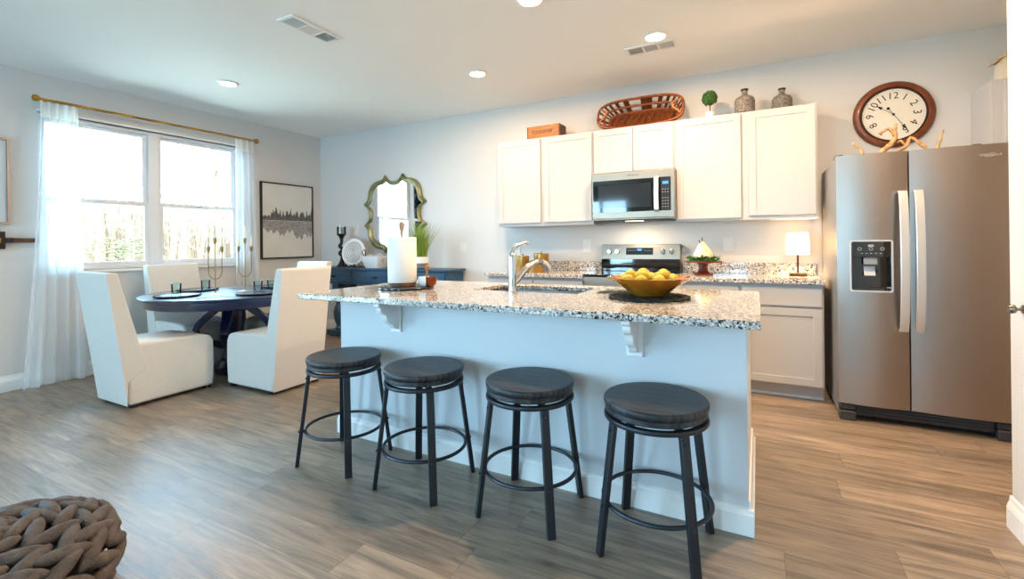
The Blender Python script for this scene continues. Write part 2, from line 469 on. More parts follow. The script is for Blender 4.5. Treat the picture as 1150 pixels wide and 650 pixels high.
# ---- window 1: a pair of single hung units
def hung_window(name, x, y0, y1, z0, z1, units):
    t = thing(name, (x, (y0+y1)/2, z0), kind='structure')
    f = .035
    bm = B()
    box(bm, x-.09, x-.01, y0, y0+f, z0, z1); box(bm, x-.09, x-.01, y1-f, y1, z0, z1)
    box(bm, x-.09, x-.01, y0+f, y1-f, z1-f, z1); box(bm, x-.09, x-.01, y0+f, y1-f, z0, z0+.03)
    mk('window_frame', bm, M_vinyl, t, bevel=.004)
    w = (y1 - y0 - (units - 1) * .10) / units
    for k in range(units):
        a = y0 + k * (w + .10); b = a + w
        if k: 
            bm = B(); box(bm, x-.085, x-.006, a-.10, a, z0+.03, z1-f); mk('mullion', bm, M_vinyl, t, bevel=.004)
        aa = a + (f if k == 0 else 0); bb = b - (f if k == units-1 else 0)
        zm = z0 + (z1 - z0) * .463
        for nm, (p, q), xo, rail in (('upper_sash', (zm-.02, z1-f), -.062, .032), ('lower_sash', (z0+.03, zm+.025), -.03, .045)):
            bm = B(); s = .038
            box(bm, x+xo-.014, x+xo+.014, aa, aa+s, p, q); box(bm, x+xo-.014, x+xo+.014, bb-s, bb, p, q)
            box(bm, x+xo-.014, x+xo+.014, aa+s, bb-s, q-rail, q); box(bm, x+xo-.014, x+xo+.014, aa+s, bb-s, p, p+rail)
            so = mk(nm, bm, M_vinyl, t, bevel=.003)
            bm = B(); box(bm, x+xo-.003, x+xo+.003, aa+s-.004, bb-s+.004, p+rail-.004, q-rail+.004)
            mk('pane', bm, M_glass, so)
            if nm == 'lower_sash':
                bm = B(); box(bm, x+xo+.0142, x+xo+.03, (aa+bb)/2-.03, (aa+bb)/2+.03, q-.02, q-.004); mk('sash_lock', bm, M_vinyl, so, bevel=.003)
    return t
hung_window('window_1', XL-.03, *WIN, 2)
hung_window('window_2', XL-.03, -2.9, -0.3, 0.12, 2.4, 3)
def rear_window(name, x0, x1, z0, z1):
    t = thing(name, ((x0+x1)/2, YR-.06, z0), kind='structure')
    bm = B()
    xs = [x0, (x0+x1)/2-.04, x1-.08]
    for x in xs: box(bm, x, x+.08, YR-.1, YR-.03, z0, z1)
    for a, b in ((xs[0]+.08, xs[1]), (xs[1]+.08, xs[2])):
        box(bm, a, b, YR-.1, YR-.03, z1-.08, z1); box(bm, a, b, YR-.1, YR-.03, z0, z0+.08)
    mk('window_frame', bm, M_vinyl, t)
    for a, b in ((xs[0]+.08, xs[1]), (xs[1]+.08, xs[2])):
        bm = B(); box(bm, a-.004, b+.004, YR-.068, YR-.062, z0+.076, z1-.076); mk('pane', bm, M_glass, t)
rear_window('window_3', -4.8, -3.2, .15, 2.45)
rear_window('window_4', -1.2, -0.2, .9, 2.2)
bm = B(); box(bm, XL-.045, XL+.035, WIN[0]-.03, WIN[1]+.03, WIN[2]-.026, WIN[2]); struct('trim_1', bm, M_trim, bevel=.006)
bm = B(); box(bm, XL-.045, XL+.012, WIN[0]-.01, WIN[1]+.01, WIN[3], WIN[3]+.02); struct('trim_2', bm, M_trim, bevel=.003)

# ================================================================== OUTSIDE (winter woods beyond the window)
M_ground = mat('dry_ground', 'd2c3ae', 0.95, vary=('b59a7b', .4))
M_bark = mat('pale_bark', '7a5c43', 0.9, vary=('5e4531', 2))
M_brush = mat('dry_brush', '8a633f', 0.95)
M_ever = mat('evergreen', '5f5236', 0.9)
M_wood_far = mat('far_woods', '80624a', 0.95, vary=('967760', .9, (1, 1, .25)))
bm = B()
NX, NY = 26, 30
gv = [[bm.verts.new((-90 + 84 * i / NX, -25 + 90 * j / NY, -.5 + .35 * noise.noise(Vector((i*.9, j*.9, 3))) + max(0, (24 - 84 * i / NX - 0) ) * .05)) for j in range(NY+1)] for i in range(NX+1)]
for i in range(NX):
    for j in range(NY): bm.faces.new((gv[i][j], gv[i+1][j], gv[i+1][j+1], gv[i][j+1]))
tag(mk('ground', bm, M_ground, smooth=True), kind='structure')

def branch(bm, p, d, L, r, depth, rng):
    n = 4; pts = [p]; dd = d.copy()
    for i in range(n):
        dd = (dd + Vector((rng.uniform(-.16,.16), rng.uniform(-.16,.16), .06))).normalized()
        pts.append(pts[-1] + dd * (L / n))
    tube(bm, pts, [r * (1 - .55 * i / n) for i in range(n+1)], seg=5 if depth else 4)
    if depth == 0: return
    for k in range(rng.randint(3, 4) if depth < 3 else 7):
        i = rng.randint(1, n) if depth < 3 else rng.choice((2, 2, 3, 3, 4))
        a = rng.uniform(0, 2*PI); side = Vector((math.cos(a), math.sin(a), rng.uniform(.3, 1.1))).normalized()
        branch(bm, pts[i], (dd * .55 + side * .8).normalized(), L * rng.uniform(.4, .6), r * .42, depth - 1, rng)
tree_src = []
for k in range(4):
    rng = random.Random(40 + k)
    t = thing('bare_tree', (0, 0, 0))
    bm = B(); branch(bm, Vector((0,0,-.2)), Vector((0,0,1)), 6.0 + k * .6, .12, 0, rng); tk = mk('trunk', bm, M_bark, t, smooth=True, ang=80)
    bm = B(); branch(bm, Vector((0,0,-.2)), Vector((0,0,1)), 6.0 + k * .6, .10, 3, random.Random(40 + k)); mk('branches', bm, M_bark, t, smooth=True, ang=80)
    tree_src.append(t)
rng = random.Random(5)
spots = []
for k in range(16):
    # two staggered rows that fill the view fan through the window
    row_, i = divmod(k, 8)
    d = (18.5, 27)[row_] + rng.uniform(-1.5, 2.5); ang = 2.50 + .46 * (i + .5*row_ + rng.uniform(-.15, .15)) / 7.5
    spots.append((d * math.cos(ang), d * math.sin(ang)))
for k, (x, y) in enumerate(spots):
    src = tree_src[k % 4]
    rz = rng.uniform(0, 6.28); s = rng.uniform(.8, 1.25)
    lab = 'bare pale-trunked winter tree in the woods outside the dining window'
    if k < 4: t = src; t.location = (x, y, -.5); t.rotation_euler = (0, 0, rz); t['label'] = lab
    else: t = dup(src, (x, y, -.5), rz, lab)
    t.scale = (s*.5, s*.5, s); tag(t, cat='tree', group='bare trees outside the dining window')
def shrub(x, y, r, h, m, name, label, grp=None, n=90, w=.012):
    rg = random.Random(int(x*77 + y*31)); bm = B()
    for i in range(n):
        a = rg.uniform(0, 2*PI); q = rg.uniform(.1, 1) * r
        p0 = Vector((x + .25*q*math.cos(a), y + .25*q*math.sin(a), -.55)); p1 = Vector((x + q*math.cos(a), y + q*math.sin(a), -.5 + h * rg.uniform(.4, 1)))
        mid = (p0 + p1) / 2 + Vector((0, 0, .15*h))
        tube(bm, [p0, mid, p1], [w, w*.7, w*.3], seg=4)
    o = mk(name, bm, m); tag(o, label, 'bush', grp); return o
for k in range(12):
    d = rng.uniform(14, 16.5); ang = 2.50 + .46 * k / 11
    shrub(d*math.cos(ang), d*math.sin(ang), rng.uniform(.7, 1.3), rng.uniform(.7, 1.5), M_brush, 'bush', 'dry tan bush at the foot of the bare woods outside', 'dry bushes outside the window')
# evergreen seen low in the left-hand sash
bm = B(); ex, ey = -17.5, 7.2
for i in range(260):
    a = random.uniform(0, 2*PI); q = random.uniform(0, 1)**.6 * 1.1; h = random.uniform(-.1, 1.5)
    q *= .55 + .45*math.sin(PI*min(1, max(0, (h+.3)/1.9)))
    p = Vector((ex + q*math.cos(a), ey + q*math.sin(a), h))
    tube(bm, [p, p + Vector((random.uniform(-.3,.3), random.uniform(-.3,.3), random.uniform(-.1,.1)))], [.03, .01], seg=4)
eg = thing('evergreen_shrub', (ex, ey, -.5), 'small grey-green evergreen shrub among the bare trees, behind the left sash', 'shrub')
mk('foliage', bm, M_ever, eg)
bm = B(); lathe(bm, [(.06, -.55), (.02, 1.3)], (ex, ey, 0), 8); mk('trunk', bm, M_bark, eg, smooth=True)
# distant slope with woods
bm = B(); rg = random.Random(9)
for k in range(420):
    ang = rg.uniform(2.4, 3.05); d = rg.uniform(40, 58)
    x, y = d*math.cos(ang), d*math.sin(ang); h = rg.uniform(4, 8.0)
    p0 = Vector((x, y, -1)); p1 = p0 + Vector((rg.uniform(-.5,.5), rg.uniform(-.5,.5), h))
    tube(bm, [p0, (p0+p1)/2 + Vector((.15,.1,0)), p1], [.16, .11, .03], seg=4)
    for q in range(9):
        f = rg.uniform(.3, 1); b0 = p0.lerp(p1, f); a = rg.uniform(0, 6.28); l = rg.uniform(.5, 1.4)
        tube(bm, [b0, b0 + Vector((math.cos(a)*l, math.sin(a)*l, l*.8))], [.04, .015], seg=3)
tag(mk('far_woods', bm, M_wood_far), 'pale tangle of distant bare woods along the horizon outside', 'woods', kind='stuff')

# ================================================================== KITCHEN: ISLAND
def shaker(bm, x0, x1, z0, z1, y, t=.02, s=.055):
    """shaker door or drawer front: face at y, looking -Y"""
    box(bm, x0, x1, y + .006, y + t, z0, z1)
    box(bm, x0, x0+s, y, y + .006, z0, z1); box(bm, x1-s, x1, y, y + .006, z0, z1)
    box(bm, x0+s, x1-s, y, y + .006, z0, z0+s); box(bm, x0+s, x1-s, y, y + .006, z1-s, z1)

isl = thing('kitchen_island', (-1.23, 2.6, 0), 'white panelled kitchen island body behind the four black stools', 'kitchen island')
IX0, IX1, IY0, IY1 = -2.41, -.045, 2.155, 3.07
M_panel = mat('pale_island_paint', 'cfd3d6', 0.5)
bm = B(); box(bm, IX0, IX1, IY0, IY0+.02, 0, .879); mk('back_panel', bm, M_panel, isl, bevel=.002)
for xa in (IX0, IX1-.02):
    bm = B(); box(bm, xa, xa+.02, IY0+.0205, IY1, 0, .879); mk('end_panel', bm, M_trim, isl, bevel=.002)
bm = B(); box(bm, IX0+.0205, IX1-.0205, IY0+.021, IY1-.02, .10, .70); box(bm, IX0+.0205, IX1-.0205, IY0+.021, IY1-.08, .0, .0995); mk('carcass', bm, M_cab, isl)
bm = B()
for k in range(4):
    a = IX0 + .03 + k * .58; shaker(bm, a, a + .56, .12, .86, IY1-.02)
bmesh.ops.scale(bm, vec=(1, -1, 1), verts=bm.verts); bmesh.ops.translate(bm, vec=(0, 2*IY1-.02, 0), verts=bm.verts); bmesh.ops.reverse_faces(bm, faces=bm.faces)
mk('door', bm, M_cab, isl)
bm = B()
prof = [(0,0),(-.021,0),(-.021,.085),(-.014,.093),(-.012,.103),(0,.108)]
prism(bm, [(IY0 + p[0], p[1]) for p in prof], 'x', IX0-.02, IX1+.02)
prof2 = [(0,0),(.021,0),(.021,.085),(.014,.093),(.012,.11),(.008,.135),(0,.138)]
prism(bm, [(IX1 + p[0], p[1]) for p in prof2], 'y', IY0-.0005, IY1-.06)
prism(bm, [(IX0 - p[0], p[1]) for p in prof2], 'y', IY0-.0005, IY1-.06)
mk('baseboard', bm, M_trim, isl)
def corbel(x, m):
    bm = B(); w = .038
    c = [(IY0, .879), (IY0-.175, .879), (IY0-.175, .862), (IY0-.16, .852)]
    c += bez((IY0-.16, .852), (IY0-.158, .815), (IY0-.118, .808), 6)[1:]
    c += [(IY0-.112, .798)]
    c += bez((IY0-.112, .798), (IY0-.108, .755), (IY0-.062, .742), 6)[1:]
    c += bez((IY0-.055, .735), (IY0-.05, .712), (IY0, .705), 5)
    prism(bm, c, 'x', x-w/2, x+w/2)
    box(bm, x-w, x+w, IY0-.014, IY0, .69, .879)
    mk('corbel', bm, m, isl, bevel=.003)
corbel(-1.93, M_trim); corbel(-.505, M_trim)

# countertop with sink cut-out
def slab(x0, x1, y0, y1, z0, z1, hole=None, bev=.006):
    bm = B()
    if hole:
        hx0, hx1, hy0, hy1 = hole
        xs, ys = [x0, hx0, hx1, x1], [y0, hy0, hy1, y1]
        T = [[bm.verts.new((x, y, z1)) for y in ys] for x in xs]; Bt = [[bm.verts.new((x, y, z0)) for y in ys] for x in xs]
        for i in range(3):
            for j in range(3):
                if i == 1 and j == 1: continue
                bm.faces.new((T[i][j], T[i+1][j], T[i+1][j+1], T[i][j+1])); bm.faces.new((Bt[i][j+1], Bt[i+1][j+1], Bt[i+1][j], Bt[i][j]))
        loop = [(0,0),(1,0),(2,0),(3,0),(3,1),(3,2),(3,3),(2,3),(1,3),(0,3),(0,2),(0,1)]
        for k in range(12):
            a, b = loop[k], loop[(k+1) % 12]
            bm.faces.new((T[a[0]][a[1]], Bt[a[0]][a[1]], Bt[b[0]][b[1]], T[b[0]][b[1]]))
        lp = [(1,1),(1,2),(2,2),(2,1)]
        for k in range(4):
            a, b = lp[k], lp[(k+1) % 4]
            bm.faces.new((T[a[0]][a[1]], Bt[a[0]][a[1]], Bt[b[0]][b[1]], T[b[0]][b[1]]))
        bmesh.ops.recalc_face_normals(bm, faces=bm.faces)
    else:
        box(bm, x0, x1, y0, y1, z0, z1)
    return bm
HOLE = (-1.68, -.94, 2.575, 2.985)
tag(mk('island_countertop', slab(-2.57, .007, 1.955, 3.107, .880, .914, HOLE), M_granite, bevel=.006, seg=3),
    'long polished speckled granite worktop on the kitchen island', 'countertop')
# undermount sink
bm = B(); hx0, hx1, hy0, hy1 = HOLE[0]-.012, HOLE[1]+.012, HOLE[2]-.012, HOLE[3]+.012
outl = rrect(hx0, hx1, hy0, hy1, .05); inl = rrect(hx0+.03, hx1-.03, hy0+.03, hy1-.03, .05)
tp = [bm.verts.new((x, y, .8795)) for x, y in outl]; md = [bm.verts.new((x, y, .72)) for x, y in rrect(hx0+.012, hx1-.012, hy0+.012, hy1-.012, .05)]
for i in range(len(tp)):
    j = (i+1) % len(tp); bm.faces.new((tp[i], tp[j], md[j], md[i]))
bm.faces.new(md)
bmesh.ops.solidify(bm, geom=bm.faces[:], thickness=.002)
sk = thing('kitchen_sink', ((hx0+hx1)/2, (hy0+hy1)/2, .72), 'stainless undermount sink sunk in the island worktop', 'sink')
mk('basin', bm, M_steel, sk, smooth=True)
bm = B(); lathe(bm, [(.045, .7225), (.045, .727), (.03, .725), (.0, .7245)], ((hx0+hx1)/2, (hy0+hy1)/2, 0), 20); mk('drain', bm, M_chrome, sk, smooth=True)
# faucet: post, lever, low-arc pull-out spout
FX, FY = -1.316, 2.49
fa = thing('kitchen_faucet', (FX, FY, .914), 'chrome kitchen faucet with lever handle standing by the sink', 'faucet')
bm = B(); lathe(bm, [(.031, .914), (.031, .922), (.027, .926), (.0265, 1.13), (.024, 1.145), (.012, 1.156), (0, 1.158)], (FX, FY, 0), 24); mk('body', bm, M_chrome, fa, smooth=True)
d = Vector((.35, .94, 0)).normalized()
def fp(s, z): return (FX + d.x * s, FY + d.y * s, z)
bm = B(); tube(bm, [fp(.012, .965), fp(.05, 1.005), fp(.11, 1.055), fp(.17, 1.084), fp(.22, 1.094), fp(.25, 1.09)], [.019, .02, .018, .017, .017, .017], 14); mk('spout', bm, M_chrome, fa, smooth=True)
bm = B(); tube(bm, [fp(.251, 1.09), fp(.285, 1.076), fp(.305, 1.052), fp(.312, 1.03)], [.019, .022, .023, .021], 14); mk('spray_head', bm, M_handle, fa, smooth=True)
bm = B(); tube(bm, [fp(-.004, 1.15), fp(.012, 1.18), fp(.05, 1.205), fp(.10, 1.217), fp(.125, 1.214)], [.012, .010, .009, .008, .010], 10); mk('lever', bm, M_chrome, fa, smooth=True)

# ================================================================== BAR STOOLS
st = thing('bar_stool', (0, 0, 0), cat='bar stool', group='bar stools along the island')
bm = B(); lathe(bm, [(.0, .558), (.196, .558), (.202, .564), (.204, .572), (.204, .584), (.199, .590), (0, .590)], seg=48); mk('seat', bm, M_stoolwood, st, smooth=True)
bm = B(); lathe(bm, [(.15, .536), (.194, .536), (.1985, .541), (.197, .5575), (.15, .5575)], seg=48); mk('seat_underside', bm, M_stoolwood, st, smooth=True)
bm = B(); lathe(bm, [(.178, .508), (.200, .508), (.203, .512), (.203, .521), (.200, .525), (.178, .525), (.178, .508)], seg=48, cap=False); mk('seat_ring', bm, M_iron, st, smooth=True)
bm = B()
for a in range(4): 
    t = a * PI/2 + PI/4; lathe(bm, [(.012, .5255), (.012, .5355)], (.165*math.cos(t), .165*math.sin(t), 0), 10)
lathe(bm, [(.05, .515), (.05, .5355)], (0, 0, 0), 16)
for a in (PI/4, 3*PI/4):
    c_, s_ = math.cos(a), math.sin(a); tube(bm, [(-.179*c_, -.179*s_, .518), (.179*c_, .179*s_, .518)], 1, flat=(.03, .006))
mk('swivel_mount', bm, M_iron, st)
for a in range(4):
    t = a * PI/2 + PI/4; c_, s_ = math.cos(t), math.sin(t)
    bm = B()
    top = Vector((c_*.186, s_*.186, .508)); bot = Vector((c_*.252, s_*.252, 0))
    w, th = .036, .020   # flat angle-iron legs, broad face tangential
    tn = Vector((-s_, c_, 0)); rd = Vector((c_, s_, 0))
    for sgn in (0,):
        vs = []
        for p in (bot, top):
            for u, v in ((-1,-1),(1,-1),(1,1),(-1,1)):
                vs.append(bm.verts.new(p + tn*u*w/2 + rd*v*th/2))
        for f in ((3,2,1,0),(4,5,6,7),(0,1,5,4),(1,2,6,5),(2,3,7,6),(3,0,4,7)): bm.faces.new([vs[i] for i in f])
    # short upper tab that is bolted to the ring
    lg = mk('leg', bm, M_iron, st, bevel=.002)
    bm = B(); q = top.lerp(bot, .63); 
    ball(bm, q + rd*.0105, .008, 2, (1,1,.8)); ball(bm, top.lerp(bot, .06) + rd*.0105, .006, 2)
    mk('bolt', bm, M_iron, lg, smooth=True)
bm = B(); rr_ = .186 + (.252-.186)*.63 - .0185
tube(bm, [(rr_*math.cos(k*2*PI/48), rr_*math.sin(k*2*PI/48), .508*(1-.63)) for k in range(48)], .0085, 8, closed=True); mk('foot_ring', bm, M_iron, st, smooth=True)
stool_spots = [(-2.10, 1.90, math.radians(6), 'round black bar stool farthest left, next to the cream dining chair'),
               (-1.53, 1.905, math.radians(2), 'second black bar stool from the left, in front of the sink end'),
               (-.94, 1.935, 0, 'third black bar stool from the left, with swirled wood grain on its seat'),
               (-.373, 1.925, math.radians(-2), 'black bar stool nearest the camera, at the right end of the island')]
for k, (x, y, rz, lab) in enumerate(stool_spots):
    if k == 0: o = st; o.location = (x, y, 0); o.rotation_euler = (0, 0, rz); o['label'] = lab
    else: dup(st, (x, y, 0), rz, lab)

# ================================================================== BACK WALL KITCHEN RUN
# uppers
UF, UZ0, UZ1 = 4.393, 1.388, 2.303
def upper(x0, x1, z0, z1, doors, label):
    t = thing('wall_cabinet', ((x0+x1)/2, YB-.17, z0), label, 'cabinet', 'white wall cabinets')
    bm = B(); box(bm, x0, x1, UF+.02, YB-.002, z0, z1); mk('body', bm, M_cab, t, bevel=.0015)
    for a, b, p, q in doors:
        bm = B(); shaker(bm, a, b, p, q, UF-.001, .0205); mk('door', bm, M_cab, t, bevel=.0015)
    return t
upper(-2.492, -1.9515, UZ0, UZ1, [(-2.482, -1.985, UZ0+.035, UZ1-.012)], 'white wall cabinet at the left end, under the wooden box')
upper(-1.951, -1.4225, UZ0, UZ1, [(-1.945, -1.435, UZ0+.035, UZ1-.012)], 'white wall cabinet just left of the microwave, second from left')
upper(-1.422, -.6555, 1.868, UZ1, [(-1.408, -1.032, 1.878, UZ1-.012), (-1.026, -.668, 1.878, UZ1-.012)], 'short two-door white cabinet above the microwave')
upper(-.655, -.1095, UZ0, UZ1, [(-.640, -.122, UZ0+.02, UZ1-.012)], 'white wall cabinet just right of the microwave, above the cake stand')
upper(-.109, .428, UZ0, UZ1, [(-.062, .412, UZ0+.035, UZ1-.012)], 'white wall cabinet at the right end, above the small lamp')
bm = B(); 
# base cabinets
CF = 4.105
def base(x0, x1, label, cols, drawers=True):
    t = thing('base_cabinet', ((x0+x1)/2, 4.4, 0), label, 'cabinet', 'white base cabinets')
    bm = B(); box(bm, x0, x1, CF+.02, YB-.002, .105, .8795); box(bm, x0, x1, CF+.085, YB-.01, 0, .1045); mk('body', bm, M_cab, t, bevel=.0015)
    w = (x1 - x0) / cols
    for k in range(cols):
        a, b = x0 + k*w + .012, x0 + (k+1)*w - .012
        bm = B(); box(bm, a, b, CF, CF+.0195, .712, .855); mk('drawer_front', bm, M_cab, t, bevel=.003)
        bm = B(); shaker(bm, a, b, .118, .694, CF-.001, .0205); mk('door', bm, M_cab, t, bevel=.0015)
    bm = B(); box(bm, x0, x1, CF+.073, CF+.0845, 0, .02); mk('toe_strip', bm, M_trim, t, bevel=.003)
    return t
base(-2.47, -1.9475, 'white base cabinet at the left end, below the gold canisters', 1)
base(-1.947, -1.4235, 'white base cabinet immediately left of the range', 1)
base(-.646, -.1305, 'white base cabinet immediately right of the range', 1)
base(-.130, .428, 'white base cabinet beside the fridge with one drawer and one door', 1)
def counter(x0, x1, label, ends):
    t = thing('kitchen_countertop', ((x0+x1)/2, 4.4, .88), label, 'countertop')
    bm = B(); box(bm, x0, x1, 4.08, YB-.002, .880, .914); mk('worktop', bm, M_granite, t, bevel=.004)
    bm = B(); box(bm, x0, x1, YB-.022, YB-.002, .9142, 1.012); mk('backsplash', bm, M_granite, t, bevel=.003)
counter(-2.49, -1.424, 'granite countertop left of the range, holding gold canisters', 0)
counter(-.645, .437, 'granite countertop right of the range, holding the lamp and cake stand', 0)

# range
RX0, RX1 = -1.416, -.652
ra = thing('range', ((RX0+RX1)/2, 4.4, 0), 'stainless and black glass electric range below the microwave', 'stove')
bm = B(); box(bm, RX0, RX1, 4.10, YB-.012, .03, .902); mk('body', bm, M_steel_h, ra, bevel=.003)
bm = B(); box(bm, RX0-.004, RX1+.004, 4.055, 4.63, .9025, .922); mk('cooktop', bm, M_blackglass, ra, bevel=.005)
bm = B()
for x, y, r in ((-1.22, 4.25, .10), (-.85, 4.25, .085), (-1.22, 4.48, .08), (-.85, 4.48, .10)):
    lathe(bm, [(r, .9221), (r, .9224), (r-.006, .9224), (r-.006, .9221), (r, .9221)], (x, y, 0), 32, cap=False)
mk('burner_marks', bm, M_darkgrey, ra)
bm = B(); prism(bm, [(4.632, .9225), (4.714, .9225), (4.714, 1.186), (4.655, 1.186), (4.632, 1.04)], 'x', RX0, RX1); bg_ = mk('backguard', bm, M_steel_h, ra, bevel=.004)
bm = B(); box(bm, RX0, RX1, 4.626, 4.6315, .924, 1.042); mk('backguard_glass', bm, M_blackglass, ra, bevel=.002)
def gy(z): return 4.632 + .023 * (z - 1.04) / .146   # sloped fascia
bm = B(); box(bm, -1.165, -.905, -.004, 0, -.034, .034); bmesh.ops.rotate(bm, verts=bm.verts, matrix=Matrix.Rotation(-math.atan(.023/.146), 3, 'X')); bmesh.ops.translate(bm, verts=bm.verts, vec=(0, gy(1.118)-.0005, 1.118)); dp = mk('control_display', bm, M_blackglass, ra)
bm = B()
for i in range(4):
    for j in range(2):
        for x in (-1.145 + .022*i, -.985 + .020*i): box(bm, x, x+.009, gy(1.118)-.0065, gy(1.118)-.0050, 1.098+.026*j, 1.103+.026*j)
mk('key_legends', bm, mat('key_legend_grey', '9a9ea6', .5), dp)
M_led = mat('blue_display_light', '0a1830', .3, emit='4aa0ff', emit_s=1.2)
bm = B(); box(bm, -1.055, -1.012, gy(1.118)-.0068, gy(1.118)-.005, 1.124, 1.142); mk('clock_readout', bm, M_led, dp)
for x in (-1.332, -1.255, -.807, -.730):
    bm = B(); lathe(bm, [(.026, 0), (.026, .006), (.021, .008), (.019, .026), (.016, .029), (0, .029)], (x, gy(1.116)-.001, 1.116), 24, 'y')
    box(bm, x-.003, x+.003, gy(1.116)-.036, gy(1.116)-.02, 1.098, 1.134)
    mk('knob', bm, M_chrome, ra, smooth=True)
bm = B(); box(bm, RX0+.006, RX1-.006, 4.062, 4.0995, .24, .80); od = mk('oven_door', bm, M_steel_h, ra, bevel=.004)
bm = B(); box(bm, RX0+.09, RX1-.09, 4.058, 4.0615, .34, .66); mk('door_glass', bm, M_blackglass, od)
bm = B(); tube(bm, [(RX0+.05, 4.02, .755), (RX1-.05, 4.02, .755)], .012, 12)
for x in (RX0+.07, RX1-.07): tube(bm, [(x, 4.02, .755), (x, 4.062, .755)], .009, 8)
mk('handle', bm, M_handle, od, smooth=True)
bm = B(); box(bm, RX0+.006, RX1-.006, 4.062, 4.0995, .815, .8995); mk('front_fascia', bm, M_steel_h, ra, bevel=.003)
bm = B(); box(bm, RX0+.006, RX1-.006, 4.066, 4.0995, .045, .228); mk('storage_drawer', bm, M_steel_h, ra, bevel=.003)

# microwave
mw = thing('microwave', (-1.02, 4.5, 1.408), 'stainless over-the-range microwave under the short cabinet', 'microwave')
MX0, MX1, MZ0, MZ1, MY = -1.398, -.642, 1.418, 1.862, 4.318
bm = B(); box(bm, MX0, MX1, MY, YB-.004, MZ0, MZ1); mk('body', bm, M_steel_h, mw, bevel=.004)
bm = B(); box(bm, MX0, MX1, MY-.028, MY-.0005, 1.430, MZ1); dr = mk('door', bm, M_steel_h, mw, bevel=.005)
bm = B(); prism(bm, rrect(MX0+.012, -.676, 1.490, 1.788, .006), 'y', MY-.0310, MY-.0285); wn_ = mk('door_window', bm, M_blackglass, dr)
bm = B(); box(bm, MX0+.062, -.845, MY-.0322, MY-.0311, 1.53, 1.745); mk('window_mesh', bm, mat('smoked_window', '23282e', .08, coat=.5), wn_)
bm = B(); tube(bm, [(-.795, MY-.032, 1.795), (-.795, MY-.062, 1.78), (-.795, MY-.072, 1.65), (-.795, MY-.062, 1.50), (-.795, MY-.032, 1.485)], 1, flat=(.04, .012)); mk('handle', bm, M_handle, dr, bevel=.003)
bm = B(); box(bm, -.758, -.682, MY-.0335, MY-.0311, 1.497, 1.78); kp = mk('control_panel', bm, M_black, dr)
bm = B()
for i in range(3):
    for j in range(7):
        if j == 4: continue
        box(bm, -.748 + i*.022, -.748 + i*.022 + .009, MY-.0345, MY-.0336, 1.52 + j*.026, 1.527 + j*.026)
mk('keypad', bm, bpy.data.materials['key_legend_grey'], kp)
bm = B(); box(bm, -.746, -.696, MY-.0346, MY-.0336, 1.725, 1.750); mk('display', bm, M_led, kp)
bm = B(); text_mesh(bm, 'Whirlpool', .026, face_y(-1.01, MY-.0287, 1.826)); mk('badge', bm, M_darkgrey, dr)
bm = B(); box(bm, MX0+.04, MX1-.04, MY+.03, YB-.05, 1.408, 1.4175); mk('vent_plate', bm, M_darkgrey, mw)
bm = B(); box(bm, -1.10, -.94, MY+.04, MY+.10, 1.4055, 1.4078); mk('task_lamp', bm, mat('task_lamp_lens', 'fff2dd', .4, emit='ffd9a8', emit_s=5), mw)
l = bpy.data.lights.new('task_light', 'AREA'); l.size = .16; l.size_y = .06; l.shape = 'RECTANGLE'; l.energy = 4.0; l.color = (1, .76, .5)
lo = bpy.data.objects.new('task_light', l); lo.location = (-1.02, MY+.07, 1.402); COL.objects.link(lo); lo.parent = mw; lo.location = Vector((-1.02, MY+.07, 1.402)) - ORG[mw.name]

# ================================================================== FRIDGE
FX0, FX1, FS, FYF = .473, 1.375, .856, 3.80
fr = thing('refrigerator', (.92, 4.2, 0), 'tall stainless side-by-side refrigerator under the wall clock', 'refrigerator')
bm = B(); box(bm, FX0+.004, FX1-.004, FYF+.08, 4.66, .03, 1.765); mk('cabinet', bm, mat('grey_fridge_side', '9b9a98', .4, .5), fr, bevel=.006)
DX0, DX1, DZ0, DZ1 = .546, .765, .872, 1.202
def fdoor(nm, x0, x1, hole=None):
    b = slab(x0, x1, 0, 1, 0, 1)
    b.free()
    bm = B()
    n = 12
    # gently crowned front: columns across x
    if hole is None:
        xs = [x0 + (x1-x0)*i/n for i in range(n+1)]
    else:
        xs = sorted({x0, x1, hole[0], hole[1], *[x0 + (x1-x0)*i/n for i in range(n+1)]})
    zs = [.112, 1.778] if hole is None else [.112, hole[2], hole[3], 1.778]
    mid, hw = (x0+x1)/2, (x1-x0)/2
    def yy(x): return FYF + .022 * ((x-mid)/hw)**2
    Vt = [[bm.verts.new((x, yy(x), z)) for z in zs] for x in xs]
    Bk = [[bm.verts.new((x, FYF+.075, z)) for z in zs] for x in xs]
    for i in range(len(xs)-1):
        for j in range(len(zs)-1):
            h = hole and j == 1 and xs[i] >= hole[0]-1e-6 and xs[i+1] <= hole[1]+1e-6
            if not h: bm.faces.new((Vt[i][j], Vt[i+1][j], Vt[i+1][j+1], Vt[i][j+1]))
            bm.faces.new((Bk[i][j+1], Bk[i+1][j+1], Bk[i+1][j], Bk[i][j]))
        bm.faces.new((Vt[i][0], Bk[i][0], Bk[i+1][0], Vt[i+1][0])); bm.faces.new((Vt[i][-1], Vt[i+1][-1], Bk[i+1][-1], Bk[i][-1]))
    for j in range(len(zs)-1):
        bm.faces.new((Vt[0][j], Vt[0][j+1], Bk[0][j+1], Bk[0][j])); bm.faces.new((Vt[-1][j], Bk[-1][j], Bk[-1][j+1], Vt[-1][j+1]))
    bmesh.ops.recalc_face_normals(bm, faces=bm.faces)
    return mk(nm, bm, M_fridge, fr, smooth=True)
d1 = fdoor('freezer_door', FX0, FS-.004, (DX0, DX1, DZ0, DZ1))
d2 = fdoor('fridge_door', FS+.004, FX1)
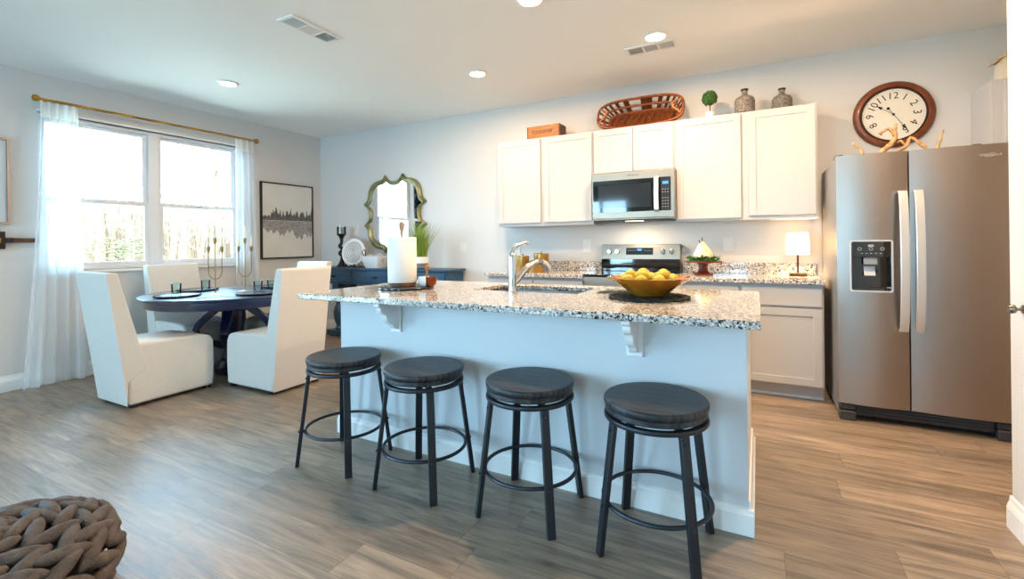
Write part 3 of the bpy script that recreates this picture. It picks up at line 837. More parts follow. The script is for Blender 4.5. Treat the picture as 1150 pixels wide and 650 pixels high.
# dispenser
bm = B()
yf = FYF
box(bm, DX0+.0005, DX1-.0005, yf+.055, yf+.06, DZ0+.0005, DZ1-.0005)
box(bm, DX0+.0005, DX0+.008, yf+.001, yf+.055, DZ0+.0005, DZ1-.0005); box(bm, DX1-.008, DX1-.0005, yf+.001, yf+.055, DZ0+.0005, DZ1-.0005)
box(bm, DX0+.008, DX1-.008, yf+.001, yf+.055, DZ0+.0005, DZ0+.02)
box(bm, DX0+.008, DX1-.008, yf-.001, yf+.055, 1.095, DZ1-.0005)
ds = mk('dispenser', bm, M_blackglass, d1, bevel=.002)
bm = B(); prism(bm, rrect(DX0-.006, DX1+.006, DZ0-.006, DZ1+.006, .014), 'y', yf-.004, yf-.0005)
fo = rrect(DX0+.003, DX1-.003, DZ0+.003, DZ1-.003, .010)
bm.free(); bm = B()
ro = [bm.verts.new((x, yf-.003, z)) for x, z in rrect(DX0-.006, DX1+.006, DZ0-.006, DZ1+.006, .014)]; ri = [bm.verts.new((x, yf-.003, z)) for x, z in rrect(DX0+.004, DX1-.004, DZ0+.004, DZ1-.004, .010)]
ro2 = [bm.verts.new((v.co.x, yf+.004, v.co.z)) for v in ro]; ri2 = [bm.verts.new((v.co.x, yf+.004, v.co.z)) for v in ri]
for i in range(len(ro)):
    j = (i+1) % len(ro)
    bm.faces.new((ro[i], ri[i], ri[j], ro[j])); bm.faces.new((ro[i], ro[j], ro2[j], ro2[i])); bm.faces.new((ri[j], ri[i], ri2[i], ri2[j]))
bmesh.ops.recalc_face_normals(bm, faces=bm.faces)
mk('dispenser_bezel', bm, M_handle, d1)
bm = B(); box(bm, .618, .692, yf+.006, yf+.03, 1.045, 1.0945); mk('spout_housing', bm, mat('grey_plastic', '8f9294', .35), d1, bevel=.004)
bm = B(); prism(bm, [(yf+.02, .975), (yf+.026, .97), (yf+.05, 1.03), (yf+.044, 1.035)], 'x', .622, .682); mk('paddle', bm, mat('clear_paddle', 'c4c8c8', .15), d1)
bm = B()
for x in (.595, .655, .715): lathe(bm, [(.011, 0), (.011, .0012), (.008, .0012), (.008, 0)], (x, yf-.0012, 1.15), 14, 'y', cap=False)
box(bm, .64, .67, yf-.0022, yf-.0012, 1.163, 1.178)
for i in range(5): box(bm, .60+.025*i, .612+.025*i, yf-.0022, yf-.0012, 1.118, 1.122)
mk('dispenser_icons', bm, bpy.data.materials['key_legend_grey'], d1)
for x, dd in ((.818, d1), (.896, d2)):
    bm = B(); n = 14; z0, z1 = .625, 1.515
    pts = []
    for i in range(n+1):
        f = i / n; z = z0 + (z1-z0)*f
        pts.append((x, FYF - .022 - .040*math.sin(PI*f)**.6, z))
    pts = [(x, FYF+.004, z0+.002)] + pts + [(x, FYF+.004, z1-.002)]
    tube(bm, pts, 1, flat=(.046, .016)); mk('handle', bm, M_handle, dd, bevel=.004)
for x in (.505, 1.21):
    bm = B(); lathe(bm, [(.030, 1.7652), (.030, 1.785), (.024, 1.797), (0, 1.799)], (x, FYF+.125, 0), 20); mk('hinge_cover', bm, M_darkgrey, fr, smooth=True)
bm = B(); box(bm, FX0+.10, FX1-.12, FYF+.05, FYF+.08, .032, .108)
for k in range(3): box(bm, FX0+.10, FX1-.12, FYF+.042, FYF+.05, .045+.02*k, .055+.02*k)
mk('toe_grille', bm, M_darkgrey, fr)
for x0, x1 in ((FX0+.005, FX0+.095), (FX1-.115, FX1-.005)):
    bm = B(); box(bm, x0, x1, FYF+.006, FYF+.0785, .001, .062); box(bm, x0, x1, FYF+.02, FYF+.0785, .066, .105); mk('front_foot', bm, M_darkgrey, fr, bevel=.006)
for x0, x1 in ((FX0+.03, FX0+.08), (FX1-.08, FX1-.03)):
    bm = B(); lathe(bm, [(.02, 0), (.02, .031)], ((x0+x1)/2, 4.58, 0), 12); mk('rear_foot', bm, M_darkgrey, fr)
bm = B(); text_mesh(bm, 'Whirlpool', .024, face_y(1.235, FYF-.0008, 1.711))
tube(bm, [(1.235 + .024*math.cos(k*2*PI/24), FYF-.0012, 1.711 + .011*math.sin(k*2*PI/24 + .5)) for k in range(24)], .0012, 5, closed=True)
mk('badge', bm, M_handle, d2)

# tall white cabinet beyond the fridge and the little house on it
tc_ = thing('tall_cabinet', (1.75, 4.5, 0), 'plain white tall cabinet right of the fridge, beside the wall edge', 'cabinet')
bm = B(); box(bm, 1.43, 1.49, 4.385, YB-.002, .0, 2.303); box(bm, 1.49, 2.15, 4.385, YB-.002, .0, 2.303); mk('body', bm, M_cab, tc_, bevel=.002)
bm = B(); shaker(bm, 1.497, 1.82, .12, 2.29, 4.364, .0205); mk('door', bm, M_cab, tc_)
bm = B(); shaker(bm, 1.825, 2.14, .12, 2.29, 4.364, .0205); mk('door', bm, M_cab, tc_)
M_rope = mat('tan_beading', 'c29a63', .5, vary=('e3c896', 30))
hz = 2.303
hs = thing('decorative_house', (1.60, 4.50, hz), 'small cream house ornament with beaded tan roof edge, above fridge', 'ornament')
bm = B(); prism(bm, [(1.505, hz), (1.715, hz), (1.715, 2.452), (1.61, 2.522), (1.505, 2.452)], 'y', 4.44, 4.56); mk('walls', bm, mat('cream_paint', 'e2d8c4', .6), hs, bevel=.002)
bm = B(); prism(bm, [(1.48, 2.437), (1.61, 2.5235), (1.74, 2.437), (1.74, 2.449), (1.61, 2.536), (1.48, 2.449)], 'y', 4.425, 4.575); mk('roof', bm, mat('tan_roof', 'c9b08c', .7), hs)
bm = B()
for k in range(15):
    f = (k - 7)/7; ball(bm, (1.61 + .128*f, 4.42, 2.535 - .085*abs(f)), .0098, 2)
mk('beading', bm, M_rope, hs, smooth=True)
bm = B(); box(bm, 1.572, 1.60, 4.434, 4.4395, 2.325, 2.42); mk('window_slat', bm, mat('orange_wood', 'b5712c', .5), hs)

# ================================================================== ON TOP OF THE UPPERS / WALL
UT = UZ1
# clock
M_face = mat('cream_dial', 'e6dfd0', .5)
M_clockwood = mat('reddish_clock_wood', '6b3417', .35, vary=('7e4220', 5, (3,3,3)), coat=.3)
ck = thing('wall_clock', (.965, YB-.03, 1.94), 'large round wooden wall clock above the refrigerator', 'clock')
cc = (.965, 2.205); yb = YB-.002
bm = B(); lathe(bm, [(.19, 0), (.262, 0), (.264, .012), (.256, .028), (.238, .038), (.222, .038), (.214, .030)], (cc[0], yb, cc[1]), 64, 'y', cap=False); mk('frame', bm, M_clockwood, ck, smooth=True)
bm = B(); lathe(bm, [(.214, .030), (.213, .034), (.204, .034), (.202, .022), (.214, .022)], (cc[0], yb, cc[1]), 64, 'y', cap=False); mk('inner_ring', bm, mat('dark_ring', '241510', .3), ck, smooth=True)
bm = B(); lathe(bm, [(.203, .014), (.203, .020), (0, .020)], (cc[0], yb, cc[1]), 64, 'y'); fcx = mk('dial', bm, M_face, ck)
M_ink = mat('black_ink', '1b1712', .6)
for n in range(1, 13):
    a = PI/2 - n*PI/6; r = .147
    bm = B(); text_mesh(bm, str(n), .074, face_y(cc[0] + r*math.cos(a), yb-.0204, cc[1] + r*math.sin(a), a - PI/2), .0004)
    mk('numeral', bm, M_ink, fcx)
bm = B()
for n in range(12):
    a = n*PI/6; tube(bm, [(cc[0]+.184*math.cos(a), yb-.0207, cc[1]+.184*math.sin(a)), (cc[0]+.194*math.cos(a), yb-.0207, cc[1]+.194*math.sin(a))], 1, flat=(.003, .001))
mk('hour_marks', bm, M_ink, fcx)
def hand(name, ang, L, tail, y):
    bm = B(); d0 = Vector((math.sin(ang), 0, math.cos(ang))); c = Vector((cc[0], y, cc[1]))
    tube(bm, [c - d0*tail, c, c + d0*L*.72], 1, flat=(.005, .0015))
    n = Vector((d0.z, 0, -d0.x)); p = [c + d0*L*.68 + n*.012, c + d0*L*.68 - n*.012, c + d0*L]
    A = [bm.verts.new(q + Vector((0,-.0008,0))) for q in p]; Bq = [bm.verts.new(q + Vector((0,.0008,0))) for q in p]
    bm.faces.new(A); bm.faces.new(Bq[::-1])
    for i in range(3): bm.faces.new((A[i], A[(i+1)%3], Bq[(i+1)%3], Bq[i]))
    if tail > .03: lathe(bm, [(.011, 0), (.011, .002)], tuple(c - d0*tail + Vector((0,.001,0))), 16, 'y')
    bmesh.ops.recalc_face_normals(bm, faces=bm.faces)
    mk(name, bm, M_ink, ck)
hand('hour_hand', math.radians(-53), .135, 0.0, yb-.0225)
hand('minute_hand', math.radians(147), .160, .060, yb-.0245)
bm = B(); lathe(bm, [(.009, .0185), (.009, .027), (0, .028)], (cc[0], yb, cc[1]), 16, 'y'); mk('hub', bm, M_ink, ck)

# driftwood on the fridge
M_drift = mat('honey_driftwood', 'dcb588', .6, vary=('b07e48', 30), bump=(70, .3))
bm = B(); Z = 1.768; y = 4.22
def stick(pts, r0, r1):
    P = []; n = len(pts); rs = []
    for i in range(n-1):
        for k in range(4):
            f = k/4; a_, b_ = Vector(pts[i]), Vector(pts[i+1]); p = a_.lerp(b_, f)
            q = noise.noise_vector(p*23)*.008
            P.append(p + q); g = (i+f)/(n-1); rs.append((r0 + (r1-r0)*g)*(1 + .38*noise.noise(p*40)))
    P.append(Vector(pts[-1])); rs.append(r1*.6)
    tube(bm, P, rs, 8)
stick([(.66, y, Z+.013), (.78, y-.01, Z+.014), (.90, y, Z+.016), (1.02, y+.02, Z+.014), (1.12, y, Z+.013)], .010, .010)
stick([(.705, y, Z+.014), (.68, y-.01, Z+.06), (.672, y, Z+.10), (.645, y, Z+.135), (.63, y, Z+.165)], .011, .006)
stick([(.772, y, Z+.02), (.80, y-.01, Z+.075), (.845, y-.02, Z+.12), (.875, y-.02, Z+.165), (.868, y-.02, Z+.22), (.880, y-.01, Z+.265)], .021, .009)
stick([(.868, y-.02, Z+.19), (.84, y-.02, Z+.23), (.81, y-.03, Z+.225), (.775, y-.03, Z+.20)], .013, .007)
stick([(.80, y, Z+.05), (.86, y+.01, Z+.055), (.93, y, Z+.09), (.965, y, Z+.165), (1.0, y, Z+.12), (1.04, y, Z+.085), (1.055, y, Z+.015)], .013, .009)
stick([(.93, y, Z+.10), (.905, y, Z+.145), (.885, y, Z+.13)], .010, .005)
stick([(1.10, y, Z+.012), (1.103, y, Z+.06), (1.112, y, Z+.11), (1.128, y, Z+.16), (1.138, y, Z+.195)], .013, .005)
tag(mk('driftwood_branch', bm, M_drift, smooth=True, ang=70), 'honey coloured knobbly driftwood branch on top of the refrigerator', 'driftwood')

# wooden box
bx = thing('wooden_box', (-1.97, 4.53, UT), 'small wooden crate with dark lettering on the left wall cabinet', 'box')
M_crate = mat('crate_wood', 'a8703a', .55, vary=('8c5626', 5, (3, 1, 14)))
bx0, bx1, by0, by1, bz1 = -2.155, -1.782, 4.445, 4.62, UT+.135
bm = B(); box(bm, bx0+.012, bx1-.012, by0, by0+.012, UT+.001, bz1); mk('front_board', bm, M_crate, bx, bevel=.002)
bm = B(); box(bm, bx0+.012, bx1-.012, by1-.012, by1, UT+.001, bz1); mk('rear_board', bm, M_crate, bx, bevel=.002)
for a in (bx0, bx1-.0115):
    bm = B(); box(bm, a, a+.0115, by0, by1, UT+.001, bz1); mk('end_board', bm, mat('dark_crate_end', '4c2413', .5), bx, bevel=.002)
bm = B(); box(bm, bx0+.0118, bx1-.012, by0+.0122, by1-.0122, UT+.001, UT+.012); box(bm, bx0+.0118, bx1-.012, by0+.0122, by1-.0122, bz1-.016, bz1-.006); mk('lid', bm, M_crate, bx)
bm = B(); text_mesh(bm, 'TOULOUSE', .046, face_y(-1.985, by0-.0004, UT+.070)); mk('lettering', bm, mat('burnt_ink', '3a1608', .7), bx)

# long woven tray basket, leaning back on its long edge
M_wick = mat('brown_wicker', '9a5223', .45, vary=('6e3412', 30), bump=(90, .3))
M_wick_d = mat('dark_wicker', '5f2d12', .5, vary=('7d4019', 40))
bk = thing('basket', (-1.0, 4.5, UT), 'long shallow brown woven basket tipped against the wall, above microwave', 'basket')
bw, bh = .405, .158     # half sizes of the rim
tilt = math.radians(70)
def bkp(u, v, w):      # u along X, v up the rim plane, w out of the opening (towards room and up)
    c_, s_ = math.cos(tilt), math.sin(tilt)
    return Vector((-1.0 + u, 4.535 + v*c_ - w*s_, UT + .014 + (v + bh)*s_ + w*c_))
def oval(hu, hv, n=64, p=3.4):
    out = []
    for k in range(n):
        t = 2*PI*k/n; c_, s_ = math.cos(t), math.sin(t)
        out.append((hu*math.copysign(abs(c_)**(2/p), c_), hv*math.copysign(abs(s_)**(2/p), s_)))
    return out
# floor of the tray is deeper (w negative)
bm = B()
lv = [(0.0, 0.0, -.125)]
rings = []
for hu, hv, w in ((.30, .075, -.125), (.315, .085, -.12)):
    rings.append([bm.verts.new(bkp(u, v, w)) for u, v in oval(hu, hv)])
cen = bm.verts.new(bkp(0, 0, -.128)); n = 64
for k in range(n):
    bm.faces.new((cen, rings[0][k], rings[0][(k+1) % n])); bm.faces.new((rings[0][k], rings[1][k], rings[1][(k+1) % n], rings[0][(k+1) % n]))
bmesh.ops.solidify(bm, geom=bm.faces[:], thickness=.006)
mk('woven_floor', bm, M_wick, bk)
o1, o2 = oval(.318, .087, 52), oval(bw, bh, 52)     # staves with gaps between them
for k in range(0, 52, 2):
    a, b = Vector(bkp(*o1[k], -.122)), Vector(bkp(*o2[k], -.004)); a2, b2 = Vector(bkp(*o1[(k+1) % 52], -.122)), Vector(bkp(*o2[(k+1) % 52], -.004))
    bm = B(); bm.faces.new([bm.verts.new(p) for p in (a, a2, b2, b)]); bmesh.ops.solidify(bm, geom=bm.faces[:], thickness=.004)
    mk('stave', bm, M_wick_d, bk)
bm = B()
for (hu, hv, w, r) in ((bw, bh, 0, .012), (bw+.004, bh+.004, -.016, .008), (.358, .118, -.066, .010), (.320, .089, -.122, .010)):
    tube(bm, [bkp(u, v, w) for u, v in oval(hu, hv)], r, 8, closed=True)
mk('rim', bm, M_wick, bk, smooth=True)
bm = B()
for s in (-1, 1):
    pts = [bkp(s*(bw - .02 - .075*math.sin(PI*i/10)), -.075 + .15*i/10, .012 + .035*math.sin(PI*i/10)) for i in range(11)]
    tube(bm, pts, .0085, 8)
mk('handle', bm, mat('light_wicker', 'b97a44', .5), bk, smooth=True)
bm = B()
for k in range(9):
    u = -.27 + k*.0675
    tube(bm, [bkp(u, -.072, -.118), bkp(u+.03, 0, -.114), bkp(u+.06 if k < 8 else u, .072, -.118)], .009, 6)
mk('floor_slats', bm, M_wick_d, bk, smooth=True)

# topiary
tp_ = thing('topiary', (-.368, 4.5, UT), 'small round green topiary in white pot on the wall cabinets', 'plant')
bm = B(); lathe(bm, [(.028, UT+.001), (.036, UT+.006), (.040, UT+.05), (.041, UT+.056), (.034, UT+.056), (.033, UT+.04), (0, UT+.04)], (-.368, 4.5, 0), 24); mk('pot', bm, M_white, tp_, smooth=True)
bm = B(); tube(bm, [(-.368, 4.5, UT+.035), (-.366, 4.5, UT+.09), (-.368, 4.5, UT+.13)], .005, 8); mk('stem', bm, M_walnut, tp_, smooth=True)
bm = B(); rg = random.Random(3); tc0 = Vector((-.368, 4.5, UT+.182))
ball(bm, tc0, .054, 2)
for k in range(420):
    z = rg.uniform(-1, 1); a = rg.uniform(0, 2*PI); s = math.sqrt(1-z*z); n = Vector((s*math.cos(a), s*math.sin(a), z))
    ball(bm, tc0 + n*rg.uniform(.052, .068), .008, 1, (1.1, .8, .45), n.to_track_quat('Z', 'Y').to_matrix() @ Matrix.Rotation(rg.uniform(-.9, .9), 3, 'X'))
mk('foliage', bm, M_darkgreen, tp_)

# two bottles
M_stone = mat('grey_speckled_stoneware', '8f8780', .7, vary=('5d5650', 60), bump=(150, .3))
def bottle(x, s, label, y=4.5):
    t = thing('bottle_vase', (x, y, UT), label, 'vase', 'grey bottles on the wall cabinets')
    p = [(.060, 0), (.070, .008), (.0715, .06), (.070, .105), (.060, .125), (.035, .138), (.0215, .148), (.020, .178)]
    bm = B(); lathe(bm, [(0, 0.001)] + [(r*s, h*s + .001) for r, h in p] + [(.015*s, .178*s+.001), (.015*s, .15*s)], (x, y, UT), 32, cap=False); mk('body', bm, M_stone, t, smooth=True)
    bm = B(); lathe(bm, [(.0205*s, .1785*s+.001), (.026*s, .181*s+.001), (.027*s, .190*s+.001), (.020*s, .193*s+.001), (.014*s, .190*s), (.014*s, .1785*s+.001), (.0205*s, .1785*s+.001)], (x, y, UT), 24, cap=False); mk('lip', bm, mat('dark_lip', '2b2521', .5), t, smooth=True)
bottle(-.089, 1.13, 'grey speckled bottle vase showing taller, the one beside the topiary')
bottle(.195, 1.10, 'grey speckled bottle vase set farther back, nearest the end of the cabinets', 4.62)

# ================================================================== ON THE BACK COUNTER
CT = .9145
M_can = mat('gold_canister', 'b08a4c', .32, .9)
def canister(x, y, r, h, label):
    t = thing('canister', (x, y, CT), label, 'canister', 'gold canisters by the faucet')
    bm = B(); lathe(bm, [(r*.97, CT), (r, CT+.004), (r, CT+h)], (x, y, 0), 32); mk('body', bm, M_can, t, smooth=True)
    bm = B(); lathe(bm, [(r*1.03, CT+h+.0005), (r*1.03, CT+h+.014), (r*.95, CT+h+.019), (.012, CT+h+.021), (.010, CT+h+.028), (.013, CT+h+.036), (0, CT+h+.04)], (x, y, 0), 32); mk('lid', bm, M_can, t, smooth=True)
canister(-2.165, 4.33, .065, .145, 'gold canister at left, just behind the faucet post')
canister(-2.05, 4.54, .080, .165, 'tallest gold canister, at the back of the three')
canister(-1.985, 4.27, .062, .105, 'shortest gold canister, in front right of the three')

# cake stand with pears
cs = thing('cake_stand', (-.43, 4.42, CT), 'reddish wooden cake stand on the counter right of the range', 'cake stand')
M_redwood = mat('red_brown_wood', '5e2a1c', .4, vary=('742f1e', 12))
bm = B(); lathe(bm, [(.078, CT), (.080, CT+.008), (.060, CT+.016), (.042, CT+.035), (.036, CT+.07), (.045, CT+.098), (.06, CT+.106)], (-.43, 4.42, 0), 36); mk('pedestal', bm, M_redwood, cs, smooth=True)
bm = B(); lathe(bm, [(.05, CT+.1065), (.150, CT+.1105), (.156, CT+.116), (.155, CT+.122), (.148, CT+.123), (.145, CT+.119), (0, CT+.118)], (-.43, 4.42, 0), 40); mk('plate', bm, M_redwood, cs, smooth=True)
PZ = CT+.119
def pear(x, y, s, m, label, lean):
    t = thing('pear', (x, y, PZ), label, 'decorative pear')
    pr_ = [(0, .0), (.03, .002), (.052, .02), (.058, .05), (.052, .08), (.038, .11), (.026, .14), (.017, .165), (.008, .178), (0, .18)]
    bm = B(); lathe(bm, [(r*s, h*s) for r, h in pr_], (0, 0, 0), 28)
    for v in bm.verts: v.co.x += lean * (v.co.z/s/.18)**2 * .03 * s
    bmesh.ops.translate(bm, verts=bm.verts, vec=(x, y, PZ)); mk('fruit', bm, m, t, smooth=True)
    bm = B(); tx = x + lean*.03*s; tube(bm, [(tx, y, PZ+.175*s), (tx-.003, y, PZ+.19*s), (tx-.006, y, PZ+.215*s)], [.004, .0035, .005], 6); mk('stem', bm, M_walnut, t, smooth=True)
pear(-.462, 4.45, .88, M_white, 'white pear ornament on the cake stand, the left one', 0.2)
pear(-.395, 4.40, .98, mat('tan_pear', 'd9b98c', .5, vary=('e8dcc4', 8)), 'tan pear ornament on the cake stand, the right one', -1.2)
bm = B(); rg = random.Random(11)
for k in range(150):
    a = rg.uniform(0, 2*PI); r0 = rg.uniform(.075, .135)
    p = Vector((-.43 + r0*math.cos(a), 4.42 + r0*math.sin(a), PZ + rg.uniform(.006, .045)))
    rot = Matrix.Rotation(a + rg.uniform(-.7, .7), 3, 'Z') @ Matrix.Rotation(rg.uniform(-1.0, .2), 3, 'Y')
    ball(bm, p, .024, 1, (1, .42, .10), rot)
tube(bm, [(-.43 + .11*math.cos(k*PI/12), 4.42 + .11*math.sin(k*PI/12), PZ+.006) for k in range(24)], .005, 5, closed=True)
tag(mk('greenery_wreath', bm, mat('bright_leaf', '4c8a2c', .45, vary=('2f6420', 25)), smooth=True), 'ring of green leaves around the pears on the cake stand', 'greenery')

# lamp
lp = thing('table_lamp', (.30, 4.50, CT), 'small lit lamp with white shade on the granite counter', 'lamp')
lx, ly = .29, 4.50
M_lampbase = mat('bronze_lamp_metal', '4a3828', .4, .6)
bm = B(); box(bm, lx-.062, lx+.062, ly-.045, ly+.045, CT, CT+.026); mk('base', bm, M_lampbase, lp, bevel=.004)
bm = B(); lathe(bm, [(.008, CT+.0262), (.008, 1.20)], (lx, ly, 0), 12); mk('stem', bm, M_lampbase, lp, smooth=True)
def shade_material():
    m = bpy.data.materials.new('lamp_shade_cloth'); m.use_nodes = True
    N = m.node_tree.nodes; L = m.node_tree.links
    for n in list(N): N.remove(n)
    o = N.new('ShaderNodeOutputMaterial'); d = N.new('ShaderNodeBsdfDiffuse'); d.inputs['Color'].default_value = srgb('f5ecdc')
    t = N.new('ShaderNodeBsdfTranslucent'); t.inputs['Color'].default_value = srgb('fdf0dc')
    mx = N.new('ShaderNodeMixShader'); mx.inputs['Fac'].default_value = .6
    L.new(d.outputs['BSDF'], mx.inputs[1]); L.new(t.outputs['BSDF'], mx.inputs[2]); L.new(mx.outputs['Shader'], o.inputs['Surface'])
    return m
bm = B(); lathe(bm, [(.083, 1.095), (.076, 1.27)], (lx, ly, 0), 40, cap=False); sh_ = mk('lamp_shade', bm, shade_material(), lp, smooth=True)
bm = B()
for k in range(3):
    a = k*2*PI/3; tube(bm, [(lx, ly, 1.20), (lx+.0795*math.cos(a), ly+.0795*math.sin(a), 1.20)], .0015, 5)
mk('shade_frame', bm, M_lampbase, lp)
bm = B(); ball(bm, (lx, ly, 1.228), .024, 2); mk('bulb', bm, mat('lit_bulb', 'ffffff', .4, emit='ffd59c', emit_s=25), lp, smooth=True)
l = bpy.data.lights.new('lamp_light', 'POINT'); l.energy = 28; l.color = (1, .64, .32); l.shadow_soft_size = .03
lo = bpy.data.objects.new('lamp_light', l); COL.objects.link(lo); lo.parent = lp; lo.location = Vector((lx, ly, 1.175)) - ORG[lp.name]
bm = B(); tube(bm, [(lx+.062, ly, CT+.006), (lx+.10, ly+.03, CT+.004), (lx+.135, ly+.15, CT+.004)], .003, 6); mk('cord', bm, M_black, lp)

# ================================================================== ON THE ISLAND
IT = .9145
# woven mat + bowl + lemons + cloth
bm = B()
for k in range(14):
    r = .012 + k*.0148; n = max(10, int(r*2*PI/.018))
    for i in range(n):
        a = 2*PI*i/n + k*.3; ball(bm, (-.52 + r*math.cos(a), 2.545 + r*math.sin(a), IT+.0072 + .0012*math.sin(i*2.1+k)), .0105, 1, (1.15, .72, .60), Matrix.Rotation(a + PI/2 + .3, 3, 'Z'))
tag(mk('woven_placemat', bm, mat('dark_green_rush', '3b4036', .8, vary=('1c211c', 25)), smooth=True), 'round dark woven mat on the island under the yellow bowl', 'placemat')
BX, BY, BZ = -.52, 2.55, IT+.0145
M_amber = mat('amber_glass', 'a86f22', .12, vary=('8f5a18', 14), coat=.5)
bm = B(); prf = [(0, .0), (.085, .0), (.098, .012), (.145, .050), (.208, .090), (.216, .097), (.208, .099), (.14, .057), (.09, .020), (0, .012)]
lathe(bm, [(r, h+BZ) for r, h in prf], (BX, BY, 0), 64)
for v in bm.verts:
    dx, dy = v.co.x-BX, v.co.y-BY; r = math.hypot(dx, dy)
    if r > .09:
        k = 1 + .035*(r/.21)*abs(math.cos(12*math.atan2(dy, dx))) ; v.co.x = BX+dx*k; v.co.y = BY+dy*k
tag(mk('fruit_bowl', bm, M_amber, smooth=True), 'wide amber scalloped bowl of lemons on the dark woven mat', 'bowl')
M_lemon = mat('lemon_peel', 'd3a928', .45, vary=('a9a232', 14), bump=(160, .15))
rg = random.Random(21)
lem = []
for r, n, h in ((.07, 5, .055), (.126, 9, .086), (.05, 4, .094), (.095, 5, .108)):
    for i in range(n):
        a = 2*PI*i/n + r*9; lem.append((BX + r*math.cos(a), BY + r*math.sin(a), BZ + h))
src = None
for k, (x, y, z) in enumerate(lem):
    lab = 'yellow lemon in the amber bowl on the island'
    if src is None:
        t = thing('lemon', (0, 0, 0), lab, 'lemon', 'lemons in the amber bowl')
        bm = B(); lathe(bm, [(0, -.040), (.005, -.038), (.010, -.034), (.022, -.024), (.030, -.008), (.030, .008), (.023, .023), (.011, .032), (.006, .037), (0, .038)], seg=20); mk('peel', bm, M_lemon, t, smooth=True)
        bm = B(); lathe(bm, [(.0045, -.0395), (.005, -.0425), (0, -.043)], seg=8); mk('stem_end', bm, mat('lemon_stem', '6b6a2a', .7), t)
        src = t; t.location = (x, y, z); t.rotation_euler = (1.3, .3, .5)
    else:
        c = dup(src, (x, y, z), 0, lab); c.rotation_euler = (rg.uniform(1.1, 1.9), rg.uniform(-.3, .3), rg.uniform(0, 6.28)); s = rg.uniform(.9, 1.04); c.scale = (s, s, s)
# folded patterned cloth
M_towel = mat('patterned_tea_towel', 'e9ebe8', .9, vary=('8fa0a4', 45))
bm = B(); n = 18
for lay in range(2):
    V = [[bm.verts.new((-.86 + .20*i/n, 2.66 + .16*j/n + .02*i/n, IT + .003 + .010*lay + (.004 + .012*lay)*abs(math.sin(i*.45 + lay))*(.4 + .6*math.sin(j*.5+1)**2))) for j in range(n+1)] for i in range(n+1)]
    for i in range(n):
        for j in range(n): bm.faces.new((V[i][j], V[i+1][j], V[i+1][j+1], V[i][j+1]))
bmesh.ops.solidify(bm, geom=bm.faces[:], thickness=.002)
tag(mk('tea_towel', bm, M_towel, smooth=True), 'small folded pale patterned cloth beside the woven mat', 'towel')

# serving board, paper towels, little bowl
TX, TY = -2.145, 2.45
bm = B(); lathe(bm, [(.18, IT), (.19, IT+.004), (.19, IT+.013), (.185, IT+.017), (0, IT+.017)], (-2.13, 2.47, 0), 56)
tag(mk('round_board', bm, mat('black_slate_board', '15181b', .18, coat=.4), smooth=True), 'round black board under the paper towels on the island', 'board')
BTZ = IT+.0175
pt = thing('paper_towel_holder', (TX, TY, BTZ), 'wooden paper towel stand with white roll on the island', 'paper towel holder')
bm = B(); lathe(bm, [(.090, BTZ), (.092, BTZ+.004), (.092, BTZ+.022), (.088, BTZ+.026), (0, BTZ+.026)], (TX, TY, 0), 40); mk('base', bm, M_acacia, pt, smooth=True)
bm = B(); lathe(bm, [(.008, BTZ+.0262), (.008, 1.272), (.0105, 1.276), (.011, 1.30), (.019, 1.325), (.0215, 1.345), (.018, 1.362), (.008, 1.371), (0, 1.372)], (TX, TY, 0), 24); mk('rod', bm, M_olive, pt, smooth=True)
bm = B(); z0, z1 = BTZ+.0265, 1.262
lathe(bm, [(.02, z0), (.094, z0), (.096, z0+.003), (.096, z1-.003), (.094, z1), (.02, z1), (.02, z0)], (TX, TY, 0), 48, cap=False)
box(bm, TX+.02, TX+.094, TY-.0965-.0, TY-.0955, z0+.003, z1-.003) if False else None
mk('paper_roll', bm, M_paper, pt, smooth=True)
sb = thing('small_bowl', (-1.985, 2.50, BTZ), 'little round bowl, white and copper, beside the paper towels', 'bowl')
SX, SY = -1.985, 2.52
bm = B(); lathe(bm, [(0, BTZ), (.045, BTZ), (.056, BTZ+.008), (.064, BTZ+.035), (.063, BTZ+.062), (.058, BTZ+.062), (.057, BTZ+.035), (.048, BTZ+.012), (0, BTZ+.010)], (SX, SY, 0), 40)
m2 = mat('copper_glaze', '7d3e1d', .2, .6)
mk('bowl', bm, [M_white, m2], sb, smooth=True)
for p in sb.children[0].data.polygons:
    c_ = p.center + (ORG[sb.name] - Vector((SX, SY, 0)))
    if c_.x * math.cos(.47) + c_.y * math.sin(.47) > .0: p.material_index = 1
bm = B(); tube(bm, [(SX-.012, SY, BTZ+.012), (SX-.006, SY, BTZ+.07), (SX-.002, SY, BTZ+.11)], [.006, .006, .009], 8)
ball(bm, (SX-.002, SY, BTZ+.125), .02, 2, (1.1, .6, .9)); mk('scoop', bm, mat('tan_wood', 'a8743e', .5), sb, smooth=True)

# ================================================================== DINING
def dining_chair():
    t = thing('dining_chair', (0, 0, 0), cat='dining chair', group='cream slipcovered dining chairs')
    hw = .24
    bm = B(); prism(bm, [(-.300, .025), (.312, .025), (.322, .22), (.318, .40), (.29, .455), (.22, .472), (0, .482), (-.235, .485), (-.300, .40)], 'x', -hw, hw); mk('seat', bm, M_linen, t, bevel=.022, seg=4)
    bm = B(); prism(bm, [(-.31, .02), (-.345, .30), (-.44, 1.015), (-.430, 1.03), (-.375, 1.03), (-.362, 1.015), (-.325, .86), (-.235, .50), (-.18, .30), (-.302, .20)], 'x', -hw-.004, hw+.004); mk('backrest', bm, M_linen, t, bevel=.016, seg=3)
    for x, y in ((-.2, -.26), (.2, -.26), (-.2, .27), (.2, .27)):
        bm = B(); box(bm, x-.02, x+.02, y-.02, y+.02, 0, .0245); mk('foot', bm, M_black, t)
    return t
chr_ = dining_chair()
